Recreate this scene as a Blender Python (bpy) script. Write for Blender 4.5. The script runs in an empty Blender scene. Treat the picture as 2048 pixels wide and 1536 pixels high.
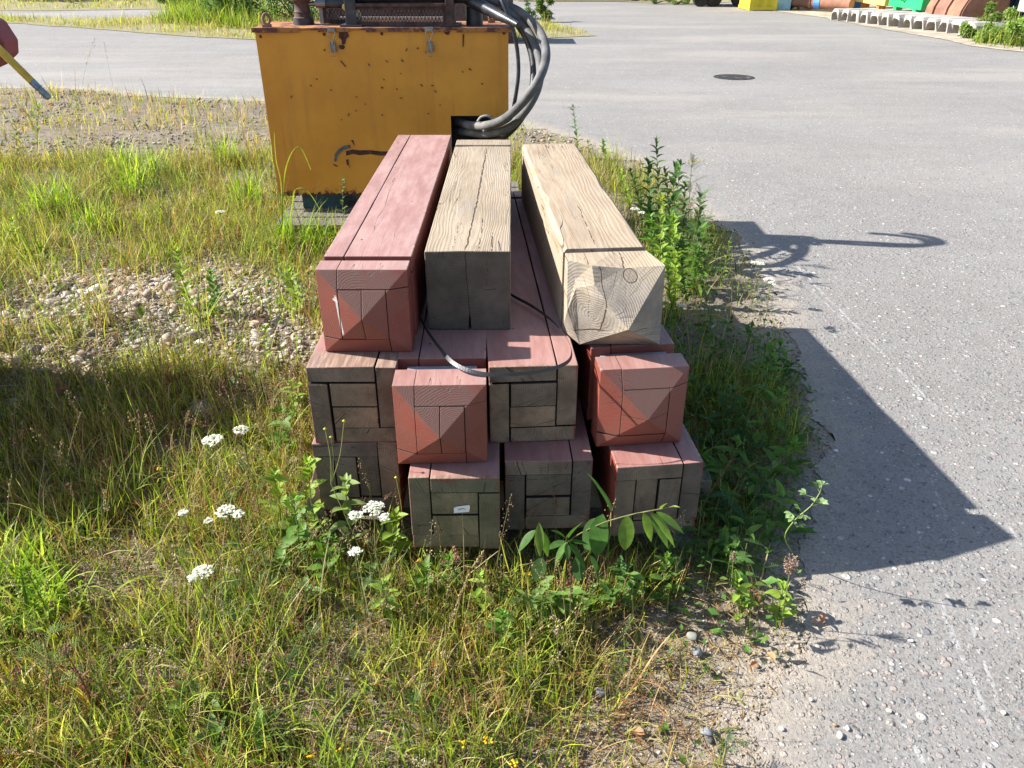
import bpy, bmesh, math, random
import numpy as np
from mathutils import Vector, Matrix

# ------------------------------------------------------------ camera, light
S = bpy.context.scene
PITCH, H, F = math.radians(29.1), 1.489, 1560.0
cd = bpy.data.cameras.new('camera'); cam = bpy.data.objects.new('camera', cd)
S.collection.objects.link(cam); S.camera = cam
cd.sensor_width = 36.0; cd.lens = 36.0 * F / 2048.0
cd.clip_start = 0.05; cd.clip_end = 900.0
cam.location = (0, 0, H); cam.rotation_euler = (math.pi / 2 - PITCH, 0, 0)

SUN_DIR = Vector((1.36, -0.17, -1.0)).normalized()
w = bpy.data.worlds.new('World'); S.world = w; w.use_nodes = True
nt = w.node_tree; nt.nodes.clear()
sky = nt.nodes.new('ShaderNodeTexSky'); sky.sky_type = 'NISHITA'; sky.sun_disc = False
sky.sun_elevation = math.asin(-SUN_DIR.z)
sky.sun_rotation = math.atan2(-SUN_DIR.x, -SUN_DIR.y)
sky.air_density = 1.0; sky.dust_density = 1.2; sky.ozone_density = 1.5
bg = nt.nodes.new('ShaderNodeBackground'); bg.inputs['Strength'].default_value = 0.09
wo = nt.nodes.new('ShaderNodeOutputWorld')
nt.links.new(sky.outputs[0], bg.inputs[0]); nt.links.new(bg.outputs[0], wo.inputs[0])
sl = bpy.data.lights.new('sun', 'SUN'); sl.energy = 5.0; sl.angle = math.radians(0.55)
sl.color = (1.0, 0.96, 0.90)
so = bpy.data.objects.new('sun', sl); S.collection.objects.link(so)
so.rotation_euler = SUN_DIR.to_track_quat('-Z', 'Y').to_euler(); so.location = (-6, 1, 5)
S.view_settings.view_transform = 'Standard'; S.view_settings.look = 'None'
S.view_settings.gamma = 1.0; S.view_settings.exposure = 1.33
S.view_settings.use_curve_mapping = False
S.cycles.max_bounces = 6; S.cycles.diffuse_bounces = 3; S.cycles.transparent_max_bounces = 6

rng = np.random.default_rng(7)
random.seed(11)
PI = math.pi


def at(px, py, z=0.0):
    """point of height z seen at photograph pixel (2048 wide) px, py"""
    a = PITCH + math.atan((py - 768) / F)
    Y = (H - z) / math.tan(a)
    dep = Y * math.cos(PITCH) + (H - z) * math.sin(PITCH)
    return Vector(((px - 1024) / F * dep, Y, z))


def atY(px, py, Y):
    a = PITCH + math.atan((py - 768) / F)
    dr = Y * math.tan(a)
    dep = Y * math.cos(PITCH) + dr * math.sin(PITCH)
    return Vector(((px - 1024) / F * dep, Y, H - dr))

# ------------------------------------------------------------ numpy noise


_tab = rng.random((256, 256))


def vnoise(x, y, s=0):
    x = np.asarray(x, float) + 17.3 * s; y = np.asarray(y, float) + 5.1 * s
    xi = np.floor(x).astype(int); yi = np.floor(y).astype(int)
    fx = x - xi; fy = y - yi
    fx = fx * fx * (3 - 2 * fx); fy = fy * fy * (3 - 2 * fy)
    t = lambda a, b: _tab[a & 255, b & 255]
    return (t(xi, yi) * (1 - fx) + t(xi + 1, yi) * fx) * (1 - fy) + (t(xi, yi + 1) * (1 - fx) + t(xi + 1, yi + 1) * fx) * fy


def fbm(x, y, s=0, o=4):
    a, v, n = 1.0, 0.0, 0.0
    for k in range(o):
        v = v + a * vnoise(x * 2 ** k, y * 2 ** k, s + k); n += a; a *= 0.5
    return v / n

# ------------------------------------------------------------ mesh building


class MB:
    def __init__(self):
        self.v = []; self.f = []; self.m = []; self.ring = []; self.r = (0, 0, 0)

    def add(self, vs, fs, mi=0):
        b = len(self.v)
        self.v += [tuple(p) for p in vs]; self.ring += [self.r] * len(vs)
        self.f += [tuple(b + i for i in q) for q in fs]; self.m += [mi] * len(fs)
        return b

    def box(self, lo, hi, mi=0, M=None):
        x0, y0, z0 = lo; x1, y1, z1 = hi
        vs = [Vector(p) for p in ((x0, y0, z0), (x1, y0, z0), (x1, y1, z0), (x0, y1, z0), (x0, y0, z1), (x1, y0, z1), (x1, y1, z1), (x0, y1, z1))]
        if M is not None: vs = [M @ p for p in vs]
        self.add(vs, [(0, 3, 2, 1), (4, 5, 6, 7), (0, 1, 5, 4), (1, 2, 6, 5), (2, 3, 7, 6), (3, 0, 4, 7)], mi)

    def tube(self, pts, r, n=10, mi=0, caps=True, squash=1.0):
        pts = [Vector(p) for p in pts]
        if not hasattr(r, '__len__'): r = [r] * len(pts)
        vs = []; prev = None
        for i, p in enumerate(pts):
            t = (pts[min(i + 1, len(pts) - 1)] - pts[max(i - 1, 0)]).normalized()
            if prev is None:
                a = Vector((0, 0, 1)) if abs(t.z) < 0.9 else Vector((1, 0, 0))
                u = t.cross(a).normalized()
            else:
                u = (prev - t * prev.dot(t)).normalized()
            prev = u; v = t.cross(u)
            for k in range(n):
                a = 2 * PI * k / n
                vs.append(p + (u * math.cos(a) + v * math.sin(a) * squash) * r[i])
        fs = [(i * n + k, i * n + (k + 1) % n, (i + 1) * n + (k + 1) % n, (i + 1) * n + k) for i in range(len(pts) - 1) for k in range(n)]
        if caps:
            fs += [tuple(range(n - 1, -1, -1)), tuple((len(pts) - 1) * n + k for k in range(n))]
        self.add(vs, fs, mi)

    def lathe(self, prof, n=24, mi=0, c=(0, 0, 0), M=None):
        """prof: list of (r, z)"""
        vs = []
        for r, z in prof:
            for k in range(n):
                a = 2 * PI * k / n
                p = Vector((r * math.cos(a), r * math.sin(a), z))
                if M is not None: p = M @ p
                vs.append(p + Vector(c))
        L = len(prof)
        fs = [(i * n + k, i * n + (k + 1) % n, (i + 1) * n + (k + 1) % n, (i + 1) * n + k) for i in range(L - 1) for k in range(n)]
        if prof[0][0] > 1e-6: fs.append(tuple(range(n - 1, -1, -1)))
        if prof[-1][0] > 1e-6: fs.append(tuple((L - 1) * n + k for k in range(n)))
        self.add(vs, fs, mi)

    def prism(self, poly, y0, y1, mi=0, M=None, capmi=None):
        """poly: (x, z) list, extruded along y"""
        n = len(poly)
        vs = [Vector((x, y0, z)) for x, z in poly] + [Vector((x, y1, z)) for x, z in poly]
        if M is not None: vs = [M @ p for p in vs]
        b = self.add(vs, [(i, (i + 1) % n, n + (i + 1) % n, n + i) for i in range(n)], mi)
        c = mi if capmi is None else capmi
        self.f += [tuple(b + i for i in range(n - 1, -1, -1)), tuple(b + n + i for i in range(n))]; self.m += [c, c]

    def obj(self, name, mats, parent=None, smooth=False, bevel=0.0, angle=30, segs=2, fix=True):
        me = bpy.data.meshes.new(name); me.from_pydata(self.v, [], self.f)
        for m in (mats if isinstance(mats, (list, tuple)) else [mats]): me.materials.append(m)
        me.polygons.foreach_set('material_index', self.m)
        at_ = me.attributes.new('ring', 'FLOAT_VECTOR', 'POINT')
        at_.data.foreach_set('vector', [c for r in self.ring for c in r])
        if smooth: me.polygons.foreach_set('use_smooth', [True] * len(self.f))
        me.update()
        if fix:
            bm = bmesh.new(); bm.from_mesh(me); bmesh.ops.recalc_face_normals(bm, faces=bm.faces); bm.to_mesh(me); bm.free()
        o = bpy.data.objects.new(name, me); S.collection.objects.link(o)
        if parent is not None: o.parent = parent
        if smooth:
            try: me.set_sharp_from_angle(angle=math.radians(40))
            except Exception: pass
        if bevel:
            b = o.modifiers.new('b', 'BEVEL'); b.width = bevel; b.segments = segs; b.limit_method = 'ANGLE'
            b.angle_limit = math.radians(angle); b.use_clamp_overlap = True
        return o


def tag(o, label=None, cat=None, group=None, kind=None):
    if label: o['label'] = label
    if cat: o['category'] = cat
    if group: o['group'] = group
    if kind: o['kind'] = kind
    return o


def thing(name, label, cat, loc=(0, 0, 0), rz=0.0, group=None):
    o = bpy.data.objects.new(name, None); S.collection.objects.link(o)
    o.location = loc; o.rotation_euler = (0, 0, rz); o.empty_display_size = 0.1
    return tag(o, label, cat, group)


def npmesh(name, V, Fq, mat, col=None, smooth=True, parent=None):
    """V (n,3), Fq (m,k) faces of k corners, col (n,3) point colours"""
    me = bpy.data.meshes.new(name); n, (m, k) = len(V), Fq.shape
    me.vertices.add(n); me.vertices.foreach_set('co', np.ascontiguousarray(V, dtype=np.float32).ravel())
    me.loops.add(m * k); me.loops.foreach_set('vertex_index', np.ascontiguousarray(Fq, dtype=np.int32).ravel())
    me.polygons.add(m); me.polygons.foreach_set('loop_start', np.arange(0, m * k, k, dtype=np.int32))
    me.polygons.foreach_set('loop_total', np.full(m, k, dtype=np.int32))
    if smooth: me.polygons.foreach_set('use_smooth', np.ones(m, dtype=bool))
    me.update(calc_edges=True)
    if col is not None:
        a = me.color_attributes.new('col', 'FLOAT_COLOR', 'POINT')
        c = np.ones((n, 4), dtype=np.float32); c[:, :3] = col; a.data.foreach_set('color', c.ravel())
    me.materials.append(mat)
    o = bpy.data.objects.new(name, me); S.collection.objects.link(o)
    if parent is not None: o.parent = parent
    return o

# ------------------------------------------------------------ materials


class NT:
    def __init__(self, name):
        self.mat = bpy.data.materials.new(name); self.mat.use_nodes = True
        self.t = self.mat.node_tree; self.t.nodes.clear()
        self.out = self.t.nodes.new('ShaderNodeOutputMaterial')
        self.p = self.n('ShaderNodeBsdfPrincipled'); self.l(self.p.outputs[0], self.out.inputs['Surface'])
        self.p.inputs['Specular IOR Level'].default_value = 0.35

    def n(self, t, **k):
        nd = self.t.nodes.new(t)
        for a, b in k.items(): setattr(nd, a, b)
        return nd

    def l(self, a, b): self.t.links.new(a, b)

    def put(self, sock, v):
        if hasattr(v, 'is_output') or hasattr(v, 'links'): self.l(v, sock)
        else:
            if isinstance(v, tuple) and len(v) == 3 and sock.type == 'RGBA': v = v + (1,)
            sock.default_value = v

    def obj(self): return self.n('ShaderNodeTexCoord').outputs['Object']

    def pos(self): return self.n('ShaderNodeNewGeometry').outputs['Position']

    def attr(self, name, out='Color'): return self.n('ShaderNodeAttribute', attribute_name=name).outputs[out]

    def map(self, v, scale=(1, 1, 1), rot=(0, 0, 0), loc=(0, 0, 0)):
        m = self.n('ShaderNodeMapping'); self.put(m.inputs[0], v)
        m.inputs['Scale'].default_value = scale; m.inputs['Rotation'].default_value = rot; m.inputs['Location'].default_value = loc
        return m.outputs[0]

    def noise(self, v, s, d=4, r=0.55, dist=0.0, out=0):
        m = self.n('ShaderNodeTexNoise'); self.put(m.inputs['Vector'], v)
        m.inputs['Scale'].default_value = s; m.inputs['Detail'].default_value = d
        m.inputs['Roughness'].default_value = r; m.inputs['Distortion'].default_value = dist
        return m.outputs[out]

    def vor(self, v, s, feat='F1', out='Distance', rnd=1.0):
        m = self.n('ShaderNodeTexVoronoi', feature=feat); self.put(m.inputs['Vector'], v)
        m.inputs['Scale'].default_value = s; m.inputs['Randomness'].default_value = rnd
        return m.outputs[out]

    def math(self, op, a, b=0.0, c=0.0, clamp=False):
        m = self.n('ShaderNodeMath', operation=op, use_clamp=clamp)
        self.put(m.inputs[0], a); self.put(m.inputs[1], b)
        if op in ('MULTIPLY_ADD', 'SMOOTH_MIN', 'COMPARE', 'WRAP'): self.put(m.inputs[2], c)
        return m.outputs[0]

    def vmath(self, op, a, b=(0, 0, 0), out=0):
        m = self.n('ShaderNodeVectorMath', operation=op); self.put(m.inputs[0], a)
        self.put(m.inputs[1], b); return m.outputs[out]

    def sep(self, v):
        m = self.n('ShaderNodeSeparateXYZ'); self.put(m.inputs[0], v); return m.outputs

    def comb(self, x, y, z):
        m = self.n('ShaderNodeCombineXYZ')
        for i, q in enumerate((x, y, z)): self.put(m.inputs[i], q)
        return m.outputs[0]

    def step(self, v, a, b, to0=0.0, to1=1.0):
        m = self.n('ShaderNodeMapRange', interpolation_type='SMOOTHSTEP'); self.put(m.inputs[0], v)
        for i, q in enumerate((a, b, to0, to1)): m.inputs[i + 1].default_value = q
        return m.outputs[0]

    def mix(self, f, a, b, mode='MIX'):
        m = self.n('ShaderNodeMix', data_type='RGBA', blend_type=mode); m.clamp_factor = True
        self.put(m.inputs[0], f); self.put(m.inputs[6], a); self.put(m.inputs[7], b)
        return m.outputs[2]

    def ramp(self, f, stops, interp='LINEAR'):
        m = self.n('ShaderNodeValToRGB'); m.color_ramp.interpolation = interp; e = m.color_ramp.elements
        while len(e) < len(stops): e.new(0.5)
        for i, (p_, c_) in enumerate(stops): e[i].position = p_; e[i].color = tuple(c_) + (1,)
        self.put(m.inputs[0], f); return m.outputs[0]

    def bump(self, h, strength=0.5, dist=0.01, nrm=None):
        m = self.n('ShaderNodeBump'); self.put(m.inputs['Height'], h)
        m.inputs['Strength'].default_value = strength; m.inputs['Distance'].default_value = dist
        if nrm is not None: self.l(nrm, m.inputs['Normal'])
        return m.outputs[0]

    def base(self, c, rough=0.6, nrm=None, metal=0.0, spec=None):
        self.put(self.p.inputs['Base Color'], c); self.put(self.p.inputs['Roughness'], rough)
        self.p.inputs['Metallic'].default_value = metal
        if spec is not None: self.p.inputs['Specular IOR Level'].default_value = spec
        if nrm is not None: self.l(nrm, self.p.inputs['Normal'])
        return self.mat


def simple(name, c, rough=0.6, metal=0.0, var=0.18, scale=12.0, bump=0.15, bscale=80.0, dirt=None, spec=0.35):
    t = NT(name); v = t.obj(); n = t.noise(v, scale, 5, 0.6)
    a = tuple(x * (1 - var) for x in c); b = tuple(min(1, x * (1 + var)) for x in c)
    k = t.mix(t.step(n, 0.3, 0.7), a, b)
    if dirt is not None:
        k = t.mix(t.math('MULTIPLY', t.step(t.noise(v, scale * 0.4, 6, 0.65), 0.5, 0.68), dirt[1]), k, dirt[0])
    return t.base(k, rough, t.bump(t.noise(v, bscale, 3), bump, 0.002), metal, spec)


def leafmat(name, rough=0.5, trans=0.35, spec=0.4):
    t = NT(name); c = t.attr('col')
    n = t.noise(t.pos(), 60, 2)
    c2 = t.mix(1.0, c, t.ramp(n, [(0.3, (0.78, 0.78, 0.78)), (0.7, (1.2, 1.2, 1.2))]), 'MULTIPLY')
    t.base(c2, rough, None, 0, spec)
    tr = t.n('ShaderNodeBsdfTranslucent'); t.l(t.mix(1.0, c2, (1.25, 1.3, 0.6), 'MULTIPLY'), tr.inputs[0])
    ms = t.n('ShaderNodeMixShader'); ms.inputs[0].default_value = trans
    t.l(t.p.outputs[0], ms.inputs[1]); t.l(tr.outputs[0], ms.inputs[2]); t.l(ms.outputs[0], t.out.inputs['Surface'])
    return t.mat


def wood_nodes(t, ringscale=300.0):
    """returns (ring 0..1, coordinates, long noise, end-face flag)"""
    co = t.obj(); q = t.vmath('SUBTRACT', co, t.attr('ring', 'Vector'))
    wob = t.noise(t.map(co, (6, 1.2, 6)), 1.6, 3, 0.5, out=1)
    q2 = t.vmath('ADD', q, t.vmath('SCALE', t.vmath('SUBTRACT', wob, (0.5, 0.5, 0.5)), (0, 0, 0)))
    # scale amount of wobble
    sc = t.n('ShaderNodeVectorMath', operation='SCALE'); t.l(t.vmath('SUBTRACT', wob, (0.5, 0.5, 0.5)), sc.inputs[0]); sc.inputs['Scale'].default_value = 0.042
    q2 = t.vmath('ADD', q, sc.outputs[0])
    s = t.sep(q2)
    d = t.math('SQRT', t.math('ADD', t.math('POWER', t.math('ABSOLUTE', s[0]), 2.0), t.math('POWER', t.math('ABSOLUTE', s[2]), 2.0)))
    ring = t.math('MULTIPLY_ADD', t.math('SINE', t.math('MULTIPLY', d, ringscale * 6.283)), 0.5, 0.5)
    return ring, co, s


def seg(t, co, a, b, w0, brk, wobble=0.03):
    """thin scratch between two ground points"""
    ax, ay = a; bx, by = b; L = math.hypot(bx - ax, by - ay); ux, uy = (bx - ax) / L, (by - ay) / L
    s = t.sep(co)
    wob = t.math('MULTIPLY', t.math('SUBTRACT', t.noise(co, 7 if wobble > .02 else 22, 3), 0.5), wobble)
    dx = t.math('SUBTRACT', s[0], ax); dy = t.math('SUBTRACT', s[1], ay)
    al = t.math('ADD', t.math('MULTIPLY', dx, ux), t.math('MULTIPLY', dy, uy))
    ac = t.math('ADD', t.math('ADD', t.math('MULTIPLY', dx, -uy), t.math('MULTIPLY', dy, ux)), wob)
    m = t.math('SUBTRACT', 1.0, t.step(t.math('ABSOLUTE', ac), w0 * 0.4, w0))
    m = t.math('MULTIPLY', m, t.step(al, 0.0, L * 0.08)); m = t.math('MULTIPLY', m, t.math('SUBTRACT', 1.0, t.step(al, L * 0.88, L)))
    return t.math('MULTIPLY', m, t.step(t.noise(co, 26, 3, 0.7), brk, brk + 0.14))


def crack_mask(t, co, scale, stretch, width, seed=0.0, thr=0.55):
    v = t.map(co, stretch, loc=(seed, seed * 0.7, seed * 1.3))
    n = t.noise(v, scale, 2, 0.5, 0.6)
    line = t.math('SUBTRACT', 1.0, t.step(t.math('ABSOLUTE', t.math('SUBTRACT', n, 0.5)), 0.0, width))
    gate = t.step(t.noise(v, scale * 0.37, 1, 0.5), thr, thr + 0.06)
    return t.math('MULTIPLY', line, gate)


def red_paint(name, seed, fade=0.75, drip=None, bare=0.0):
    t = NT(name); ring, co, s = wood_nodes(t, 215)
    nrm = t.n('ShaderNodeNewGeometry').outputs['Normal']
    up = t.step(t.sep(nrm)[2], 0.6, 0.9)
    big = t.noise(t.map(co, (3, 1, 3), loc=(seed, 0, 0)), 2.2, 4, 0.6)
    fine = t.noise(t.map(co, (1, 0.08, 1)), 220, 3, 0.6)
    c = t.mix(t.step(big, 0.3, 0.72), (0.185, 0.043, 0.029), (0.25, 0.06, 0.042))
    c = t.mix(t.math('MULTIPLY', t.step(fine, 0.45, 0.75), 0.35), c, (0.29, 0.085, 0.062))
    # the oxide paint on the boards that lie uppermost is chalky and faded
    faded = t.mix(t.step(t.noise(t.map(co, (8, 1.5, 8)), 3, 5, 0.65), 0.3, 0.7), (0.285, 0.155, 0.135), (0.41, 0.262, 0.232))
    c = t.mix(t.math('MULTIPLY', up, fade), c, faded)
    # worn end grain on the sloping cuts
    fy = t.step(t.math('MULTIPLY', t.sep(nrm)[1], -1.0), 0.5, 0.8)
    upw = t.step(t.sep(nrm)[2], 0.12, 0.32)
    worn = t.math('MULTIPLY', t.math('MULTIPLY', fy, t.math('MULTIPLY_ADD', upw, 0.75, 0.35)), t.step(t.noise(t.map(co, (1, 1, 1), loc=(seed * 3, 0, 0)), 9, 4, 0.65), 0.30, 0.55))
    wc = t.mix(ring, (0.155, 0.082, 0.064), (0.21, 0.108, 0.082))
    c = t.mix(t.math('MULTIPLY', worn, 0.9), c, wc)
    c = t.mix(t.math('MULTIPLY', t.math('MULTIPLY', fy, 0.13), ring), c, (0.17, 0.055, 0.04))
    s4 = t.sep(co); ar = t.math('MINIMUM', t.math('ABSOLUTE', s4[0]), t.math('ABSOLUTE', t.math('SUBTRACT', s4[2], 0.115)))
    ar = t.math('MULTIPLY', t.step(ar, 0.1065, 0.113), t.step(t.noise(t.map(co, (1, .5, 1), loc=(seed, 0, 0)), 21, 5, .7), .50, .60))
    c = t.mix(t.math('MULTIPLY', ar, .8), c, t.mix(t.step(t.noise(co, 60, 3), .4, .6), (.20, .13, .10), (.42, .30, .24)))
    dirt = t.step(t.noise(t.map(co, (5, 1.1, 5), loc=(0, seed * 2, 0)), 2.4, 6, .7), .50, .72, 0, .5)
    c = t.mix(t.math('MULTIPLY', dirt, up), c, (.23, .165, .145))
    cr = crack_mask(t, co, 3.2, (9, 0.5, 9), 0.006, seed)
    c = t.mix(t.math('MULTIPLY', cr, 0.8), c, (0.06, 0.018, 0.014))
    scuff = t.step(t.noise(t.map(co, (1, 0.3, 1), loc=(0, seed, 0)), 34, 5, 0.75), 0.70, 0.78)
    c = t.mix(t.math('MULTIPLY', scuff, 0.5), c, (0.55, 0.40, 0.37))
    spot = t.math('LESS_THAN', t.vor(co, 23, out='Distance'), 0.085)
    gate = t.step(t.noise(co, 7, 1), 0.56, 0.6)
    c = t.mix(t.math('MULTIPLY', spot, gate), c, (0.05, 0.02, 0.018))
    if bare:
        sy = t.sep(co)[1]; bm_ = t.math('SUBTRACT', 1.0, t.step(t.math('ADD', sy, t.math('MULTIPLY', t.math('SUBTRACT', t.noise(co, 30, 4), .5), .04)), bare * .8, bare))
        c = t.mix(t.math('MULTIPLY', bm_, .85), c, t.mix(t.step(t.noise(t.map(co, (1, .1, 1)), 120, 4), .35, .7), (0.20, 0.13, 0.095), (0.36, 0.255, 0.19)))
    if drip:
        s3 = t.sep(co); cz = t.comb(s3[0], s3[2], 0.0)
        for (a_, b_, w_, k_) in drip: c = t.mix(t.math('MULTIPLY', t.math('MULTIPLY', seg(t, cz, a_, b_, w_, k_, 0.006), fy), 0.85), c, (0.62, 0.60, 0.58))
    hh = t.math('ADD', t.math('MULTIPLY', ring, t.math('MULTIPLY_ADD', fy, 0.22, 0.10)), t.math('MULTIPLY', fine, 0.6))
    hh = t.math('SUBTRACT', hh, t.math('MULTIPLY', cr, 2.0))
    return t.base(c, t.math('MULTIPLY_ADD', big, 0.25, 0.42), t.bump(hh, 0.5, 0.0012), 0, 0.4)


def grey_end(name, seed, tint=(0.135, 0.102, 0.075), lite=(0.27, 0.21, 0.158), moss=0.0, red_amt=0.03, fc=(), chk=0.5):
    t = NT(name); ring, co, s = wood_nodes(t, 240)
    b = t.noise(t.map(co, (1, 1, 1), loc=(seed, 0, seed)), 9, 5, 0.65)
    c = t.mix(t.step(b, 0.3, 0.7), tint, lite)
    own = t.noise(t.vmath('MULTIPLY', t.attr('ring', 'Vector'), (77, 77, 77)), 1.0, 0)
    c = t.mix(1.0, c, t.ramp(own, [(0.25, (0.66, 0.67, 0.70)), (0.5, (1.0, 0.97, 0.93)), (0.75, (1.5, 1.36, 1.18))]), 'MULTIPLY')
    c = t.mix(t.math('MULTIPLY', ring, 0.45), c, tuple(x * 0.5 for x in tint))
    c = t.mix(t.step(t.noise(co, 55, 4, 0.7), 0.66, 0.76, 0, 0.6), c, (0.34, 0.31, 0.26))
    if moss: c = t.mix(t.step(t.noise(co, 6, 5, 0.7), 0.42, 0.62, 0, moss), c, (0.10, 0.12, 0.06))
    # paint carried over the arrises
    e_ = t.math('MAXIMUM', t.math('ABSOLUTE', t.sep(co)[0]), t.math('ABSOLUTE', t.math('SUBTRACT', t.sep(co)[2], 0.115)))
    e_ = t.math('ADD', e_, t.math('MULTIPLY', t.math('SUBTRACT', t.noise(t.map(co, (1, 1, 1), loc=(0, seed, 0)), 7, 3, .6), 0.5), red_amt))
    if red_amt: c = t.mix(t.math('MULTIPLY', t.math('MULTIPLY', t.step(e_, 0.107, 0.113), t.step(t.noise(co, 11, 4, .6), .40, .58)), 0.8), c, (0.22, 0.055, 0.038))
    # radial checks
    ang = t.math('ARCTAN2', s[0], s[2])
    rad = t.noise(t.comb(t.math('MULTIPLY', ang, 7.0), seed, t.math('MULTIPLY', own, 9.0)), 2.1, 1, 0.4)
    ck = t.math('MULTIPLY', t.math('SUBTRACT', 1.0, t.step(t.math('ABSOLUTE', t.math('SUBTRACT', rad, 0.5)), 0, 0.014)), t.step(t.noise(co, 19, 2), chk - 0.05, chk + 0.03))
    s3 = t.sep(co); cz = t.comb(s3[0], s3[2], 0.0)
    for (a_, b_, w_, k_) in fc: ck = t.math('MAXIMUM', ck, seg(t, cz, a_, b_, w_, k_, 0.012))
    c = t.mix(t.math('MULTIPLY', ck, 0.85), c, (0.02, 0.016, 0.012))
    hh = t.math('SUBTRACT', t.math('ADD', t.math('MULTIPLY', ring, 0.5), t.noise(co, 160, 3)), t.math('MULTIPLY', ck, 3.0))
    return t.base(c, 0.85, t.bump(hh, 0.6, 0.0012), 0, 0.2)


def tan_wood(name, seed, a=(0.245, 0.19, 0.13), b=(0.335, 0.27, 0.195), rs=190, cracks=(), fc=(), knot=None, eg1=(0.17, 0.145, 0.12), eg2=(0.30, 0.265, 0.22)):
    t = NT(name); ring, co, s = wood_nodes(t, rs)
    big = t.noise(t.map(co, (4, 1.2, 4), loc=(seed, 0, 0)), 2.4, 5, 0.6)
    c = t.mix(t.step(big, 0.3, 0.7), a, b)
    c = t.mix(t.math('MULTIPLY', t.step(ring, 0.5, 1.0), 0.22), c, (0.215, 0.155, 0.10))
    fib = t.noise(t.map(co, (1, 0.025, 1)), 330, 3, 0.6)
    c = t.mix(t.step(fib, 0.42, 0.75, 0, 0.5), c, (0.40, 0.34, 0.265))
    gry = t.step(t.noise(t.map(co, (3, 1, 3), loc=(0, seed, 0)), 3.1, 5, 0.65), 0.5, 0.72, 0, 0.55)
    c = t.mix(gry, c, (0.27, 0.24, 0.20))
    nrm = t.sep(t.n('ShaderNodeNewGeometry').outputs['Normal'])
    fy = t.step(t.math('MULTIPLY', nrm[1], -1.0), 0.16, 0.36)
    eg = t.mix(t.step(t.noise(co, 13, 5, 0.65), 0.3, 0.7), eg1, eg2)
    eg = t.mix(t.math('MULTIPLY', ring, 0.22), eg, (0.13, 0.105, 0.08))
    eg = t.mix(t.step(t.noise(co, 5, 3), .45, .62, 0, .55), eg, (0.36, 0.29, 0.20))
    c = t.mix(fy, c, eg)
    cr = crack_mask(t, co, 2.6, (11, 0.42, 11), 0.009, seed, 0.5)
    cr2 = crack_mask(t, co, 6.5, (11, 0.7, 11), 0.008, seed + 5, 0.58)
    cr = t.math('MAXIMUM', cr, t.math('MULTIPLY', cr2, 0.8))
    for (a_, b_, w_, k_) in cracks: cr = t.math('MAXIMUM', cr, seg(t, co, a_, b_, w_, k_, 0.012))
    ang = t.math('ARCTAN2', s[0], s[2])
    rad = t.noise(t.comb(t.math('MULTIPLY', ang, 5.0), seed, 0.0), 2.3, 1, 0.4)
    ck = t.math('MULTIPLY', t.math('SUBTRACT', 1.0, t.step(t.math('ABSOLUTE', t.math('SUBTRACT', rad, 0.5)), 0, 0.012)), t.step(t.noise(co, 12, 2), 0.48, 0.54))
    cr = t.math('ADD', t.math('MULTIPLY', cr, t.math('SUBTRACT', 1.0, fy)), t.math('MULTIPLY', ck, fy))
    s3 = t.sep(co); cz = t.comb(s3[0], s3[2], 0.0)
    for (a_, b_, w_, k_) in fc: cr = t.math('MAXIMUM', cr, t.math('MULTIPLY', seg(t, cz, a_, b_, w_, k_, 0.014), fy))
    if knot:
        kd_ = t.vmath('LENGTH', t.vmath('MULTIPLY', t.vmath('SUBTRACT', cz, (knot[0], knot[1], 0)), (1, 1.25, 1)), out='Value')
        kk = t.math('SUBTRACT', 1.0, t.step(t.math('ABSOLUTE', t.math('SUBTRACT', kd_, knot[2])), 0.0006, 0.0022))
        cr = t.math('MAXIMUM', cr, t.math('MULTIPLY', t.math('MULTIPLY', kk, fy), .7)); c = t.mix(t.math('MULTIPLY', t.math('MULTIPLY', t.math('LESS_THAN', kd_, knot[2]), fy), .45), c, (0.16, 0.12, 0.09))
    c = t.mix(t.math('MULTIPLY', cr, 0.85), c, (0.045, 0.028, 0.018))
    # knots
    kv = t.map(co, (1, 0.62, 1), loc=(seed, seed * 2, 0))
    kd = t.vor(kv, 3.7, out='Distance')
    k1 = t.math('MULTIPLY', t.math('SUBTRACT', 1.0, t.step(kd, 0.045, 0.075)), t.math('SUBTRACT', 1.0, fy))
    krim = t.math('SUBTRACT', 1.0, t.step(t.math('ABSOLUTE', t.math('SUBTRACT', kd, 0.075)), 0.0, 0.02))
    c = t.mix(t.math('MULTIPLY', k1, 0.7), c, (0.36, 0.22, 0.11))
    c = t.mix(t.math('MULTIPLY', krim, 0.45), c, (0.22, 0.13, 0.07))
    dots = t.math('MULTIPLY', t.step(t.noise(co, 120, 3, 0.6), 0.66, 0.72), t.step(t.noise(co, 9, 3), 0.52, 0.62))
    c = t.mix(t.math('MULTIPLY', dots, 0.6), c, (0.12, 0.08, 0.05))
    hh = t.math('SUBTRACT', t.math('ADD', t.math('MULTIPLY', ring, 0.5), t.math('MULTIPLY', fib, 0.8)), t.math('MULTIPLY', cr, 3.0))
    return t.base(c, 0.78, t.bump(hh, 0.7, 0.0015), 0, 0.25)

# ------------------------------------------------------------ the stack of posts
SZ = 0.23
BASE = 0.10
Z1, Z2, Z3 = BASE, BASE + SZ, BASE + 2 * SZ

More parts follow.
